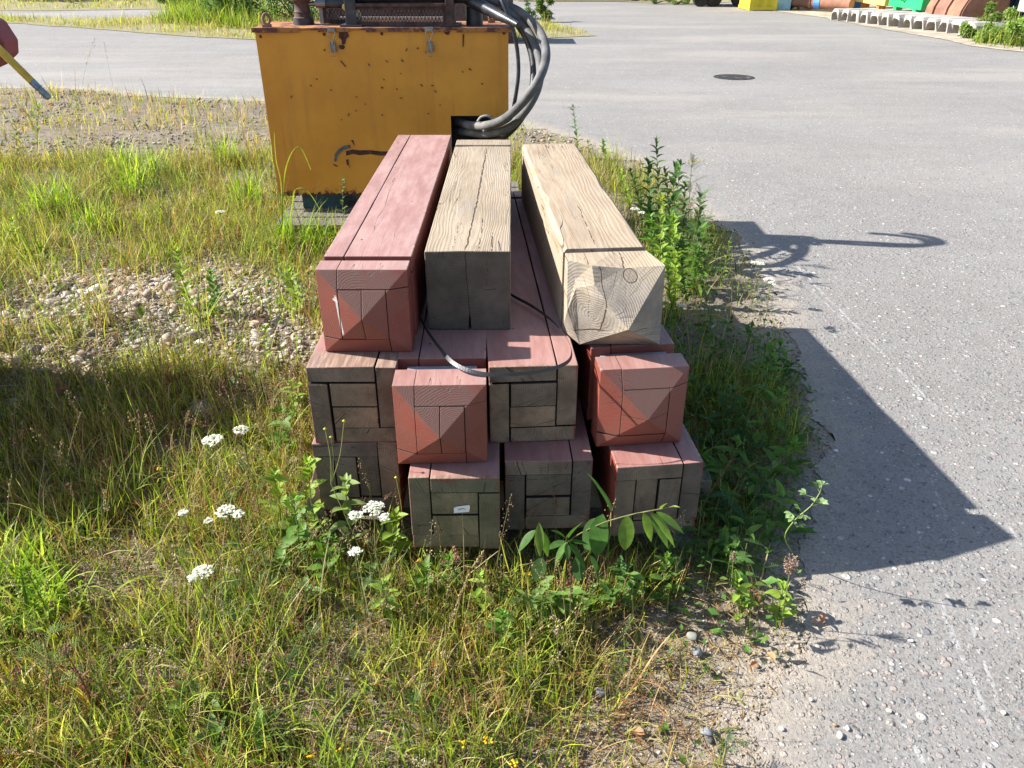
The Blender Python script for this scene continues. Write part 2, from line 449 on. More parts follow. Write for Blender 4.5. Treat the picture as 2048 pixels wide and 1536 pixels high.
PAINT = [red_paint('red oxide paint %d' % i, 3.1 * i, f) for i, f in enumerate((0.9, 0.8, 0.72, 0.62))]
PAINT_D = red_paint('worn red paint with bare end', 6.2, 0.75, bare=0.10)
PAINT_F = red_paint('red paint with scuffed end', 9.4, 0.75, bare=0.014)
ENDS = [grey_end('weathered end grain', 1.0), grey_end('greenish end grain', 4.0, (0.125, 0.105, 0.068), (0.25, 0.215, 0.145), 0.4),
        grey_end('dark end grain', 7.0, (0.100, 0.080, 0.066), (0.205, 0.168, 0.138), 0.0, 0.07)]
TAN_B = tan_wood('sawn pine', 2.0, cracks=(((-0.004, -0.01), (0.012, 0.60), .0030, .32), ((0.008, 0.35), (0.018, 1.26), .0034, .34), ((0.030, -0.01), (0.034, 0.30), .0022, .42), ((0.066, -0.01), (0.064, 0.16), .0024, .36), ((0.088, -.01), (0.084, .09), .002, .3), ((-0.04, 0.0), (-0.035, .25), .002, .46)))
PAINT_A = red_paint('red paint with droppings', 3.1, 0.9, drip=[((-0.067, 0.172), (-0.058, 0.055), .0040, .30), ((-0.075, 0.160), (-0.060, 0.150), .005, .38)])
TAN_C = tan_wood('pale pine', 5.3, (0.285, 0.215, 0.145), (0.385, 0.30, 0.21), 150, knot=(.044, .200, .017), fc=(((-.034, .226), (-.022, .125), .0018, .25), ((-.022, .130), (-.036, .055), .0020, .25), ((-.096, .035), (-.02, .070), .0022, .25), ((.03, .19), (.02, .12), .001, .5), ((-.06, .14), (-.058, .04), .0012, .5)), cracks=(((-0.02, 0.15), (-0.01, 0.55), .002, .45), ((0.03, -.1), (0.035, .1), .003, .35)))
DARKEND = grey_end('dark sawn end', 9.0, (0.062, 0.054, 0.048), (0.115, 0.102, 0.09), 0.0, 0.0, (((-.006, .23), (-.004, .14), .0016, .28), ((-.004, .15), (.002, .05), .0013, .3), ((.055, .22), (.05, .13), .0012, .45), ((.04, .12), (.10, .125), .001, .4), ((-.07, .23), (-.06, .17), .001, .4)), 0.66)
SEAM = simple('bare wood in the seams', (0.028, 0.018, 0.013), 0.95, 0, 0.2)
BAND = simple('band steel', (0.36, 0.40, 0.44), 0.5, 0.3, 0.25, 20, 0.2, 90, ((0.2, 0.17, 0.16), 0.5))


def laminae(mirror, split):
    a, b = 0.235, 0.80
    L = [(0, a, 0.2, 1), (a, 1, b, 1), (1 - a, 1, 0, b), (0, 1 - a, 0, 0.2)]
    if split == 'v': L += [(a, 0.5, 0.2, b), (0.5, 1 - a, 0.2, b)]
    else: L += [(a, 1 - a, 0.2, 0.49), (a, 1 - a, 0.49, b)]
    return [(1 - q[1], 1 - q[0], q[2], q[3]) if mirror else q for q in L]


def clip(poly, a, b):
    """keep the side left of a->b"""
    out = []
    side = lambda p: (b[0] - a[0]) * (p[1] - a[1]) - (b[1] - a[1]) * (p[0] - a[0])
    for i in range(len(poly)):
        p, q = poly[i], poly[(i + 1) % len(poly)]
        sp, sq = side(p), side(q)
        if sp >= -1e-9: out.append(p)
        if (sp > 1e-9 and sq < -1e-9) or (sp < -1e-9 and sq > 1e-9):
            f = sp / (sp - sq); out.append((p[0] + (q[0] - p[0]) * f, p[1] + (q[1] - p[1]) * f))
    return out


def pyramid_head(lams, tip, hl, mats, parent, ox=0.0, oz=0.0, seed=0, rect=None, sz=SZ, name='pointed_head', jag=0.0):
    r = random.Random(seed); h = sz / 2
    C = [(-h, 0), (h, 0), (h, sz), (-h, sz)]; A = (ox, h + oz)
    bmAll = bmesh.new(); lay = bmAll.verts.layers.float_vector.new('ring')
    for li, (u0, u1, v0, v1) in enumerate(lams):
        g = r.choice((0.0003, 0.0005, 0.0007, 0.0012))
        x0, x1, z0, z1 = -h + u0 * sz + (g if u0 > 0 else 0), -h + u1 * sz - (g if u1 < 1 else 0), v0 * sz + (g if v0 > 0 else 0), v1 * sz - (g if v1 < 1 else 0)
        rect_ = [(x0, z0), (x1, z0), (x1, z1), (x0, z1)]
        dy = r.uniform(-0.0022, 0.0022)
        ring = (r.uniform(-0.09, 0.09), 0, sz / 2 + r.uniform(-0.12, 0.12))
        bm = bmesh.new()
        for k in range(4):
            p, q = C[k], C[(k + 1) % 4]
            poly = clip(clip(clip(rect_, p, q), q, A), A, p)
            if len(poly) < 3: continue
            # plane through p, q (y=0) and the apex (y=-tip)
            P0, P1, P2 = Vector((p[0], 0, p[1])), Vector((q[0], 0, q[1])), Vector((A[0], -tip, A[1]))
            n = (P1 - P0).cross(P2 - P0)
            vs = [bm.verts.new((x, P0.y - (n.x * (x - P0.x) + n.z * (z - P0.z)) / n.y + dy, z)) for x, z in poly]
            try: bm.faces.new(vs)
            except ValueError: pass
        bmesh.ops.remove_doubles(bm, verts=bm.verts, dist=1e-5)
        edges = [e for e in bm.edges if e.is_boundary]
        ret = bmesh.ops.extrude_edge_only(bm, edges=edges)
        nv = [v for v in ret['geom'] if isinstance(v, bmesh.types.BMVert)]
        for v in nv: v.co.y = hl
        bmesh.ops.contextual_create(bm, geom=[e for e in ret['geom'] if isinstance(e, bmesh.types.BMEdge)])
        bm.normal_update(); bmesh.ops.recalc_face_normals(bm, faces=bm.faces)
        idx = {}
        for v in bm.verts:
            w_ = bmAll.verts.new(v.co); w_[lay] = ring; idx[v] = w_
        for f in bm.faces:
            try: nf = bmAll.faces.new([idx[v] for v in f.verts])
            except ValueError: continue
            c_ = f.calc_center_median(); n_ = f.normal
            if abs(n_.y) < 0.3 and not (abs(c_.x) > h - 0.003 or c_.z < 0.003 or c_.z > sz - 0.003): nf.material_index = 2
        bm.free()
    if jag:
        for v in bmAll.verts:
            v.co.x += jag * (r.random() - 0.5); v.co.z += jag * (r.random() - 0.5)
    bmesh.ops.recalc_face_normals(bmAll, faces=bmAll.faces)
    me = bpy.data.meshes.new(name); bmAll.to_mesh(me); bmAll.free()
    for m in mats: me.materials.append(m)
    o = bpy.data.objects.new(name, me); S.collection.objects.link(o); o.parent = parent
    b = o.modifiers.new('b', 'BEVEL'); b.width = 0.0022; b.segments = 2; b.limit_method = 'ANGLE'; b.angle_limit = math.radians(28)
    return o


def shaft(mb, lams, y0, y1, r, endmi=1, sz=SZ, near_end=True, warp=0.0009, n=10):
    h = sz / 2
    for (u0, u1, v0, v1) in lams:
        mb.r = (r.uniform(-0.09, 0.09), 0, sz / 2 + r.uniform(-0.12, 0.12))
        g = r.choice((0.0003, 0.0004, 0.0006, 0.0014))
        ys = [y0 + (y1 - y0) * i / n for i in range(n + 1)]
        d0, d1 = r.uniform(-0.0045, 0.0045), r.uniform(-0.004, 0.004)
        if y1 - y0 < 0.3: d0 = d1 = 0
        vs = []
        for i, y in enumerate(ys):
            j = lambda inner: g + r.uniform(0, 2 * warp) if inner else r.uniform(-warp, warp) * 0.5
            x0_, x1_ = -h + u0 * sz + j(u0 > 0), -h + u1 * sz - j(u1 < 1)
            z0_, z1_ = v0 * sz + j(v0 > 0), v1 * sz - j(v1 < 1)
            if v0 == 0: z0_ = 0.0
            if v1 == 1: z1_ = sz - 0.0006 + r.uniform(-0.0005, 0.0005)
            yy = y + (d0 if i == 0 else d1 if i == n else 0)
            vs += [(x0_, yy, z0_), (x1_, yy, z0_), (x1_, yy, z1_), (x0_, yy, z1_)]
        fs = [(4 * i + k, 4 * i + (k + 1) % 4, 4 * (i + 1) + (k + 1) % 4, 4 * (i + 1) + k) for i in range(n) for k in range(4)]
        b = mb.add(vs, fs, 0)
        for fi in range(len(fs)):
            k_ = fi % 4
            if (k_ == 0 and v0 > 0) or (k_ == 1 and u1 < 1) or (k_ == 2 and v1 < 1) or (k_ == 3 and u0 > 0): mb.m[-len(fs) + fi] = 2
        e = endmi if near_end else 0
        mb.f += [(b + 3, b + 2, b + 1, b), (b + 4 * n, b + 4 * n + 1, b + 4 * n + 2, b + 4 * n + 3)]; mb.m += [e, endmi]
    mb.r = (0, 0, 0)


def post(label, x, y, z, rz, L, mats, mirror=False, split='h', head=False, tip=0.055, hl=0.08, gw=0.03, gd=0.026,
         tail=False, band=False, seed=0, lams=None, sz=SZ, oz=0.0, ox=0.0, group='timber posts stacked in three layers', jag=0.0, bevel=0.0022):
    r = random.Random(seed); mats = mats + [SEAM]
    t = thing('timber_post', label, 'timber post', (x, y, z), math.radians(rz), group)
    la = lams or laminae(mirror, split)
    y0 = 0.0
    core = MB(); c = sz / 2 - gd
    if head:
        pyramid_head(la, tip, hl, mats, t, seed=seed, oz=oz, ox=ox, sz=sz, jag=jag)
        core.box((-c, hl - 0.01, gd), (c, hl + gw + 0.01, sz - gd), 0)
        y0 = hl + gw
    y1 = L - (0.09 + 0.03 if tail else 0)
    mb = MB(); shaft(mb, la, y0, y1, r, 1, sz, near_end=not head)
    if not head:
        mb.v = [(x, y + (r.uniform(0, .006) if y < .012 and z > sz * .95 else 0), z - (r.uniform(0, .004) if y < .012 and z > sz * .95 else 0)) for x, y, z in mb.v]
    mb.obj('shaft', mats, t, bevel=bevel)
    if tail:
        core.box((-c, y1 - 0.01, gd), (c, L - 0.09 + 0.01, sz - gd), 0)
        m2 = MB(); shaft(m2, la, L - 0.09, L, r, 1, sz, near_end=False, n=1); m2.obj('end_block', mats, t, bevel=bevel)
    if core.v: core.obj('groove_neck', mats[0] if not isinstance(mats[0], list) else mats[0], t)
    if band:
        m3 = MB(); q = c + 0.0035; yb0, yb1 = hl + gw * 0.5, hl + gw * 0.97
        m3.box((-q, yb0, sz - gd + 0.0005), (q, yb1, sz - gd + 0.006)); m3.box((-q, yb0, gd - 0.006), (q, yb1, gd - 0.0005))
        m3.box((-q - .003, yb0, gd), (-c - 0.0005, yb1, sz - gd)); m3.box((c + 0.0005, yb0, gd), (q + .003, yb1, sz - gd))
        m3.obj('steel_band', BAND, t, bevel=0.001)
    return t


PA = post('faded red post with a pointed end, uppermost on the left side of the stack', -0.378, 1.845, Z3, 0.0, 1.63, [PAINT_A, PAINT_A], head=True, split='v', tip=0.052, hl=0.066, gw=0.036, seed=1)
EXT = 0.045
# the plain sawn pine post: one solid log with a drying split at the foot of its end
PB = thing('timber_post', 'unpainted pine post with a plain dark sawn end, middle one of the top layer', 'timber post', (-0.1185, 1.98, Z3), 0.0, 'timber posts stacked in three layers')
mb = MB(); mb.r = (-0.02, 0, 0.31); h = 0.1145
sec = [(-h, 0.002), (-0.004, 0.0), (-0.0015, 0.03), (0.001, 0.058), (0.004, 0.03), (0.0055, 0), (h, 0.001), (h, SZ), (-0.02, SZ + 0.0008), (-h, SZ - 0.001)]
mb.prism(sec, 0.0, 1.265, 0, capmi=1); mb.obj('shaft', [TAN_B, DARKEND], PB, bevel=0.003)
mb = MB(); mb.box((-h + 0.022, 1.25, 0.03), (h - 0.022, 1.31, SZ - 0.024)); mb.obj('groove_neck', TAN_B, PB)
mb = MB(); mb.r = (-0.02, 0, 0.31); mb.box((-h, 1.30, 0.001), (h, 1.40, SZ - 0.001)); mb.obj('end_block', [TAN_B], PB, bevel=0.003)

# the pale pine post with the hewn, chipped point
PC = thing('timber_post', 'pale unpainted pine post with a chipped pointed end, right one of the top layer', 'timber post', (0.258, 1.885, Z3 + 0.002), math.radians(4.3), 'timber posts stacked in three layers')
s2 = 0.226
def hewn_head():
    bm = bmesh.new(); h = s2 / 2; hl = 0.10
    lay = bm.verts.layers.float_vector.new('ring')
    P = lambda x, y, z: bm.verts.new((x, y, z))
    M_ = Matrix.Rotation(-math.radians(4.3), 4, 'Z')
    def HL(px, py, yl):
        q = M_ @ (atY(px, py, 1.885 + yl) - Vector((0.258, 1.885, Z3 + 0.002))); return P(q.x, q.y, max(0.0, min(q.z, s2)))
    bl, br, tr, tl = HL(1159, 694, 0.0), HL(1319, 688, 0.0), HL(1331, 531, 0.0), HL(1184, 531, 0.002)
    tl2 = HL(1150, 560, 0.022); tlb = P(-h + 0.004, 0.055, s2 - 0.006); ml = P(-h + 0.001, 0.016, s2 * 0.42)
    apex = HL(1257, 659, -0.118); m1 = HL(1189, 570, -0.030); m2 = HL(1152, 577, 0.000); kn = HL(1213, 604, -0.062)
    rm = P(h + 0.001, 0.012, 0.10)
    BTL, BTR, BBR, BBL = P(-h + .003, hl, s2 - .002), P(h - .004, hl, s2 - .001), P(h - .002, hl, 0), P(-h + .002, hl, 0)
    mt = P(0.03, 0.003, s2 - 0.012); mtb = P(0.02, hl, s2 - 0.001)
    F = [(tl, mt, m1), (mt, tr, apex, kn, m1), (tl, m1, m2, tl2), (m2, m1, kn, apex, bl), (bl, apex, br), (br, apex, tr), (br, tr, rm),
         (tl2, m2, ml), (m2, bl, ml), (tl, tl2, tlb), (tl, tlb, BTL), (tl, BTL, mtb, mt), (mt, mtb, BTR, tr),
         (tlb, tl2, ml), (tlb, ml, BBL, BTL), (ml, bl, BBL), (bl, br, BBR, BBL), (br, rm, BBR), (rm, BTR, BBR), (rm, tr, BTR), (BTL, BBL, BBR, BTR, mtb)]
    for f in F:
        try: bm.faces.new(f)
        except ValueError as e: print('head face', e)
    bmesh.ops.recalc_face_normals(bm, faces=bm.faces)
    bmesh.ops.triangulate(bm, faces=bm.faces)
    bmesh.ops.subdivide_edges(bm, edges=bm.edges, cuts=3, use_grid_fill=True)
    for v in bm.verts:
        n = 0.0035 * (float(fbm(v.co.x * 30, v.co.z * 30 + v.co.y * 20, 3)) - 0.5)
        v.co.y += n; v.co.x += n * 0.5; v[lay] = (-0.05, 0, 0.10)
    me = bpy.data.meshes.new('pointed_head'); bm.to_mesh(me); bm.free(); me.materials.append(TAN_C)
    o = bpy.data.objects.new('pointed_head', me); S.collection.objects.link(o); o.parent = PC
hewn_head()
mb = MB(); c = s2 / 2 - 0.022; mb.box((-c, 0.09, 0.022), (c, 0.135, s2 - 0.02)); mb.obj('groove_neck', TAN_C, PC)
mb = MB(); mb.r = (-0.05, 0, 0.05); h = s2 / 2; n = 26; vs = []
for i in range(n + 1):
    y = 0.128 + (1.42 - 0.128) * i / n
    dl = 0.010 * math.exp(-((y - 0.62) / 0.05) ** 2) + 0.004 * (float(fbm(y * 5, 0, 2)) - 0.5)
    dr = 0.006 * math.exp(-((y - 0.75) / 0.09) ** 2) + 0.003 * (float(fbm(y * 5, 9, 2)) - 0.5)
    vs += [(-h + 0.001, y, 0), (h, y, 0), (h - dr, y, s2 - 0.006), (h - 0.008 - dr, y, s2), (-h + 0.011 + dl, y, s2), (-h + 0.001 + dl * 0.5, y, s2 - 0.012)]
k = 6
mb.add(vs, [(k * i + q, k * i + (q + 1) % k, k * (i + 1) + (q + 1) % k, k * (i + 1) + q) for i in range(n) for q in range(k)] + [tuple(range(k - 1, -1, -1)), tuple(k * n + q for q in range(k))])
mb.obj('shaft', TAN_C, PC, bevel=0.0015)

PD = post('weathered red post with a bare grey end, directly under the top left pointed one', -0.412, 1.757, Z2, 0.3, 1.70, [PAINT_D, ENDS[0]], mirror=True, split='h', seed=4, tail=True)
PE = post('red post with a pointed end jutting out over the tagged post', -0.178, 1.662, Z2, 1.6, 1.75, [PAINT[1], PAINT[1]], head=True, split='v', tip=0.06, hl=0.085, gw=0.06, gd=0.028, band=True, seed=5)
PF = post('red post with a bare brown end that the black strap hangs over', 0.056, 1.760, Z2, 3.9, 1.66, [PAINT_F, ENDS[0]], mirror=True, split='h', tail=True, seed=6)
PG = post('red post with a pointed end, middle layer, under the pale pine post', 0.339, 1.752, Z2, 6.0, 1.72, [PAINT[2], PAINT[2]], head=True, split='h', tip=0.066, hl=0.075, gw=0.056, gd=0.028, band=True, seed=7)
PH = post('dark grey ended post at the bottom left of the stack', -0.425, 1.758, Z1, 0.0, 1.6, [PAINT[2], ENDS[2]], mirror=True, split='v', seed=8)
PI_ = post('red post with a mossy grey end carrying a small white tag', -0.1465, 1.599, Z1, 0.8, 1.8, [PAINT_F, ENDS[1]], mirror=False, split='h', seed=9)
PJ = post('bottom layer red post with a dark grey end, just right of the tagged post', 0.0965, 1.676, Z1, 2.0, 1.7, [PAINT[3], ENDS[2]], mirror=True, split='h', seed=10)
PK = post('bottom layer red post with a sunlit chipped upper edge, nearest the asphalt', 0.384, 1.658, Z1, 5.6, 1.7, [PAINT[3], ENDS[2]], mirror=True, split='v', seed=12)
# bearers under the stack
GREYWOOD = tan_wood('silvered wood', 8.0, (0.13, 0.118, 0.102), (0.22, 0.205, 0.18), 140)
for yb, lb in ((1.95, 'grey wooden bearer under the near end of the stack'), (3.05, 'grey wooden bearer under the far end of the stack')):
    t = MB(); t.box((-0.58, -0.05, -0.02), (0.60, 0.05, BASE), 0)
    o = t.obj('bearer', GREYWOOD, bevel=0.003); o.location = (0, yb, 0); tag(o, lb, 'bearer')
mb = MB(); a = -0.005
mb.prism([(-0.62, 0.0), (-0.545, 0.0), (-0.545, 0.225), (-0.553, 0.225), (-0.585, 0.12)], 1.80, 1.86)
tag(mb.obj('wedge', GREYWOOD, bevel=0.002), 'pale splintered wooden wedge leaning against the lower left post', 'wedge')

# tag on the mossy end
TAGM = simple('white tag', (0.75, 0.76, 0.76), 0.5, 0, 0.05, 20, 0.1)
INK = simple('tag ink', (0.03, 0.04, 0.03), 0.6, 0, 0)
mb = MB(); TY = 1.5945
c0 = atY(924, 1018, TY)
P = [(-0.021, -0.010), (0.018, -0.011), (0.021, 0.004), (0.019, 0.010), (-0.016, 0.0085), (-0.018, 0.006), (-0.021, 0.006)]
mb.prism([(c0.x + x, c0.z + z + x * 0.12) for x, z in P], TY - 0.0007, TY + 0.0014)
tg = mb.obj('paper_tag', TAGM); tag(tg, 'small torn white tag with a scribble, stuck on the mossy post end', 'tag')
mb = MB()
mb.tube([(c0.x + x, TY - 0.0011, c0.z + z + x * 0.12) for x, z in ((-0.009, -0.003), (-0.007, 0.001), (-0.003, 0.0022), (-0.001, 0.0), (0.001, 0.0028), (0.003, 0.0012), (0.005, 0.003))], 0.0008, 5)
mb.tube([(c0.x + 0.007, TY - 0.0011, c0.z + 0.0005), (c0.x + 0.0085, TY - 0.0011, c0.z + 0.0005)], 0.0016, 6)
mb.obj('writing', INK, tg)

# black ribbed strapping loop
STRAP = NT('strap plastic'); co = STRAP.pos()
STRAP = STRAP.base((0.03, 0.031, 0.034), 0.45, STRAP.bump(STRAP.math('MULTIPLY', STRAP.vor(co, 420), 1.0), 0.5, 0.0008), 0, 0.6)
zt = Z2 + SZ
ctr = [  # pixel, height, tilt of the band (0 flat .. 1 on edge)
    (985, 560, zt + 0.004, 0.6), (1022, 592, zt + 0.006, 0.9), (1060, 613, zt + 0.007, 0.9), (1100, 641, zt + 0.010, 0.8), (1125, 668, zt + 0.014, 0.6), (1141, 697, zt + 0.014, 0.75),
    (1141, 720, zt + 0.010, 0.8), (1122, 735, zt + 0.012, 0.85), (1085, 745, zt + 0.010, 0.9), (1040, 751, zt + 0.006, 0.9), (1000, 753, zt + 0.003, 0.85),
    (965, 751, zt + 0.004, 0.7), (930, 741, zt + 0.010, 0.5), (902, 725, zt + 0.014, 0.5), (880, 700, zt + 0.010, 0.75), (865, 680, zt + 0.006, 0.9), (853, 662, zt + 0.006, 0.9), (842, 640, zt + 0.005, 0.9)]
pts = [at(a, b, c) for a, b, c, d in ctr]; til = [d for *_, d in ctr]
def catmull(P, m=5):
    out = []
    for i in range(len(P) - 1):
        p0, p1, p2, p3 = P[max(i - 1, 0)], P[i], P[i + 1], P[min(i + 2, len(P) - 1)]
        for k in range(m):
            t_ = k / m
            out.append(0.5 * ((2 * p1) + (p2 - p0) * t_ + (2 * p0 - 5 * p1 + 4 * p2 - p3) * t_ ** 2 + (3 * p1 - p0 - 3 * p2 + p3) * t_ ** 3))
    return out + [P[-1]]
cp = catmull(pts, 6); mb = MB(); vs = []
for i, p in enumerate(cp):
    tt = (cp[min(i + 1, len(cp) - 1)] - cp[max(i - 1, 0)]).normalized()
    e = til[min(len(til) - 1, int(round(i / 6)))]
    f0 = i / 6; i0 = min(int(f0), len(til) - 2); e = til[i0] + (til[i0 + 1] - til[i0]) * (f0 - i0)
    side = tt.cross(Vector((0, 0, 1))).normalized()
    wv = (side * (1 - e) + Vector((0, 0, 1)) * e).normalized(); nv = tt.cross(wv).normalized()
    hw = 0.0052
    c_ = p + Vector((0, 0, 1)) * (hw * abs(wv.z))
    vs += [c_ - wv * hw - nv * .0004, c_ + wv * hw - nv * .0004, c_ + wv * hw + nv * .0004, c_ - wv * hw + nv * .0004]
n = len(cp) - 1
mb.add(vs, [(4 * i + k, 4 * i + (k + 1) % 4, 4 * i + 4 + (k + 1) % 4, 4 * i + 4 + k) for i in range(n) for k in range(4)])
tag(mb.obj('strapping_band', STRAP), 'loop of black plastic strapping band lying across the red posts', 'strap')

# ------------------------------------------------------------ ground, road
edge_px = [(1480, 1800), (1530, 1536), (1522, 1450), (1560, 1370), (1615, 1300), (1600, 1190), (1618, 1050), (1648, 900), (1622, 800), (1590, 720), (1548, 612), (1520, 540),
           (1470, 470), (1395, 425), (1330, 350), (1240, 310), (1150, 275), (1060, 250)]
EDGE = [(-0.2 + 0.7, -6.0), (0.45, 0.3)] + [tuple(at(a, b)[:2]) for a, b in edge_px]
EDGE += [(-0.4, 8.6), (-2.6, 9.2), (-4.2, 9.6), (-5.4, 10.2), (-9, 10.1), (-30, 9.6), (-200, 9.0)]
VEG = np.array(EDGE + [(-200.0, -6.0)])


def sdist(x, y, poly, closed=True):
    """signed distance, positive inside"""
    x = np.asarray(x, float); y = np.asarray(y, float)
    d = np.full(x.shape, 1e9); ins = np.zeros(x.shape, bool); n = len(poly)
    for i in range(n if closed else n - 1):
        ax, ay = poly[i]; bx, by = poly[(i + 1) % n]
        ex, ey = bx - ax, by - ay; L2 = ex * ex + ey * ey + 1e-12
        t = np.clip(((x - ax) * ex + (y - ay) * ey) / L2, 0, 1)
        d = np.minimum(d, np.hypot(x - ax - t * ex, y - ay - t * ey))
        if ay != by:
            c = ((ay > y) != (by > y)) & (x < (bx - ax) * (y - ay) / (by - ay) + ax); ins ^= c
    return np.where(ins, d, -d)


def veg_sd(x, y):
    r = np.hypot(x, y)
    return sdist(x, y, VEG) + (fbm(x * 6, y * 6, 5) - 0.5) * 0.16 + (fbm(x * 34, y * 34, 9) - 0.5) * 0.035


def axis(segs):
    out = [segs[0][0]]
    for a, b, st in segs:
        n = max(1, int(round((b - a) / st))); out += list(np.linspace(a, b, n + 1)[1:])
    return np.array(out)


def stones_mound(x, y):
    c = at(235, 640)
    e = ((x - c.x) / 1.45) ** 2 + ((y - c.y) / 0.90) ** 2
    return np.exp(-e * 1.4)


def ground_z(x, y):
    sd = sdist(x, y, VEG)
    m = np.clip((sd - 0.07) / 0.25, 0, 1)
    z = m * ((fbm(x * 2.2, y * 2.2, 1) - 0.45) * 0.05 + (fbm(x * 16, y * 16, 2) - 0.5) * 0.018)
    z = z + m * stones_mound(x, y) * 0.07
    z = np.where(sd > 0, np.maximum(z, -0.03), 0) - 0.0
    # keep the soil below the bearers of the stack and under the pallet
    pile = np.clip(1 - np.maximum(np.abs(x + 0.0) - 0.55, np.abs(y - 2.5) - 1.0) / 0.12, 0, 1)
    z = z * (1 - pile) - 0.0015
    return z


xs = axis([(-300, -40, 60), (-40, -12, 4), (-12, -4, 0.5), (-4, -2.6, 0.08), (-2.6, 1.8, 0.022), (1.8, 3, 0.2), (3, 14, 2), (14, 40, 6), (40, 300, 65)])
ys = axis([(-40, 0, 10), (0, 0.8, 0.1), (0.8, 3.6, 0.022), (3.6, 6.0, 0.06), (6, 11, 0.15), (11, 40, 3), (40, 400, 60)])
def gridmesh(xs, ys):
    X, Y = np.meshgrid(xs, ys); nx, ny = len(xs), len(ys)
    i = np.arange(nx * ny).reshape(ny, nx)
    Fq = np.stack([i[:-1, :-1], i[:-1, 1:], i[1:, 1:], i[1:, :-1]], -1).reshape(-1, 4)
    return X.ravel(), Y.ravel(), Fq

t = NT('soil'); co = t.pos()
big = t.noise(co, 1.3, 5, 0.6); mid = t.noise(co, 9, 6, 0.7); fine = t.noise(co, 90, 4, 0.7)
c = t.mix(t.step(mid, 0.32, 0.68), (0.125, 0.095, 0.066), (0.26, 0.21, 0.155))
c = t.mix(t.step(fine, 0.35, 0.75, 0, 0.55), c, (0.33, 0.28, 0.22))
c = t.mix(t.step(big, 0.35, 0.7, 0, 0.4), c, (0.17, 0.15, 0.12))
pv = t.vor(co, 75, out='Distance'); pc = t.vor(co, 75, out='Color')
pr = t.math('GREATER_THAN', t.sep(pc)[0], 0.55)
pebc = t.ramp(t.sep(pc)[1], [(0.0, (0.12, 0.12, 0.13)), (0.35, (0.28, 0.25, 0.22)), (0.6, (0.42, 0.34, 0.28)), (0.85, (0.22, 0.23, 0.25)), (1.0, (0.62, 0.58, 0.52))])
pm = t.math('MULTIPLY', t.math('SUBTRACT', 1.0, t.step(pv, 0.33, 0.42)), pr)
c = t.mix(t.math('MULTIPLY', pm, t.step(t.noise(co, 2.6, 3), 0.38, 0.6)), c, pebc)
moss = t.math('MULTIPLY', t.step(t.noise(co, 4.3, 5, 0.7), 0.55, 0.68), 0.5)
c = t.mix(moss, c, (0.095, 0.105, 0.035))
hh = t.math('ADD', t.math('MULTIPLY', mid, 1.5), t.math('ADD', t.math('MULTIPLY', fine, 0.6), t.math('MULTIPLY', pm, 0.7)))
sa = t.math('SUBTRACT', 1.0, t.step(t.math('ADD', t.attr('edge', 'Fac'), t.math('MULTIPLY', t.math('SUBTRACT', mid, 0.5), 0.3)), 0.02, 0.22))
c = t.mix(t.math('MULTIPLY', sa, 0.8), c, t.mix(t.step(fine, 0.3, 0.7), (0.27, 0.225, 0.175), (0.42, 0.37, 0.31)))
SOIL = t.base(c, 0.95, t.bump(hh, 0.9, 0.012), 0, 0.15)
X, Y, Fq = gridmesh(xs, ys)
Zg = ground_z(X, Y)
g = npmesh('ground', np.stack([X, Y, Zg], 1), Fq, SOIL); tag(g, kind='structure')
a_ = g.data.attributes.new('edge', 'FLOAT', 'POINT'); a_.data.foreach_set('value', sdist(X, Y, VEG).astype(np.float32))

# asphalt sheet with a crumbling edge
xr = axis([(-200, -40, 40), (-40, -12, 3), (-12, 0.3, 0.3), (0.3, 1.5, 0.02), (1.5, 3, 0.1), (3, 14, 0.8), (14, 40, 4), (40, 200, 40)])
yr = axis([(-20, 0.6, 2), (0.6, 5.2, 0.02), (5.2, 11, 0.09), (11, 40, 0.8), (40, 260, 40)])
X, Y, Fq = gridmesh(xr, yr)
sd = -veg_sd(X, Y)
keep = (sd[Fq] > 0).any(1); Fq = Fq[keep]
e = 1e-3
gx = (-veg_sd(X + e, Y) - sd) / e; gy = (-veg_sd(X, Y + e) - sd) / e; gl = np.maximum(np.hypot(gx, gy), 0.6)
mv = np.clip(np.where(sd < 0, -sd, 0), 0, 0.028) / gl
X = X + mv * gx / gl; Y = Y + mv * gy / gl
used = np.zeros(len(X), bool); used[Fq.ravel()] = True; remap = np.cumsum(used) - 1
Xr, Yr = X[used], Y[used]; Fq = remap[Fq]; sdr = -sdist(Xr, Yr, VEG)

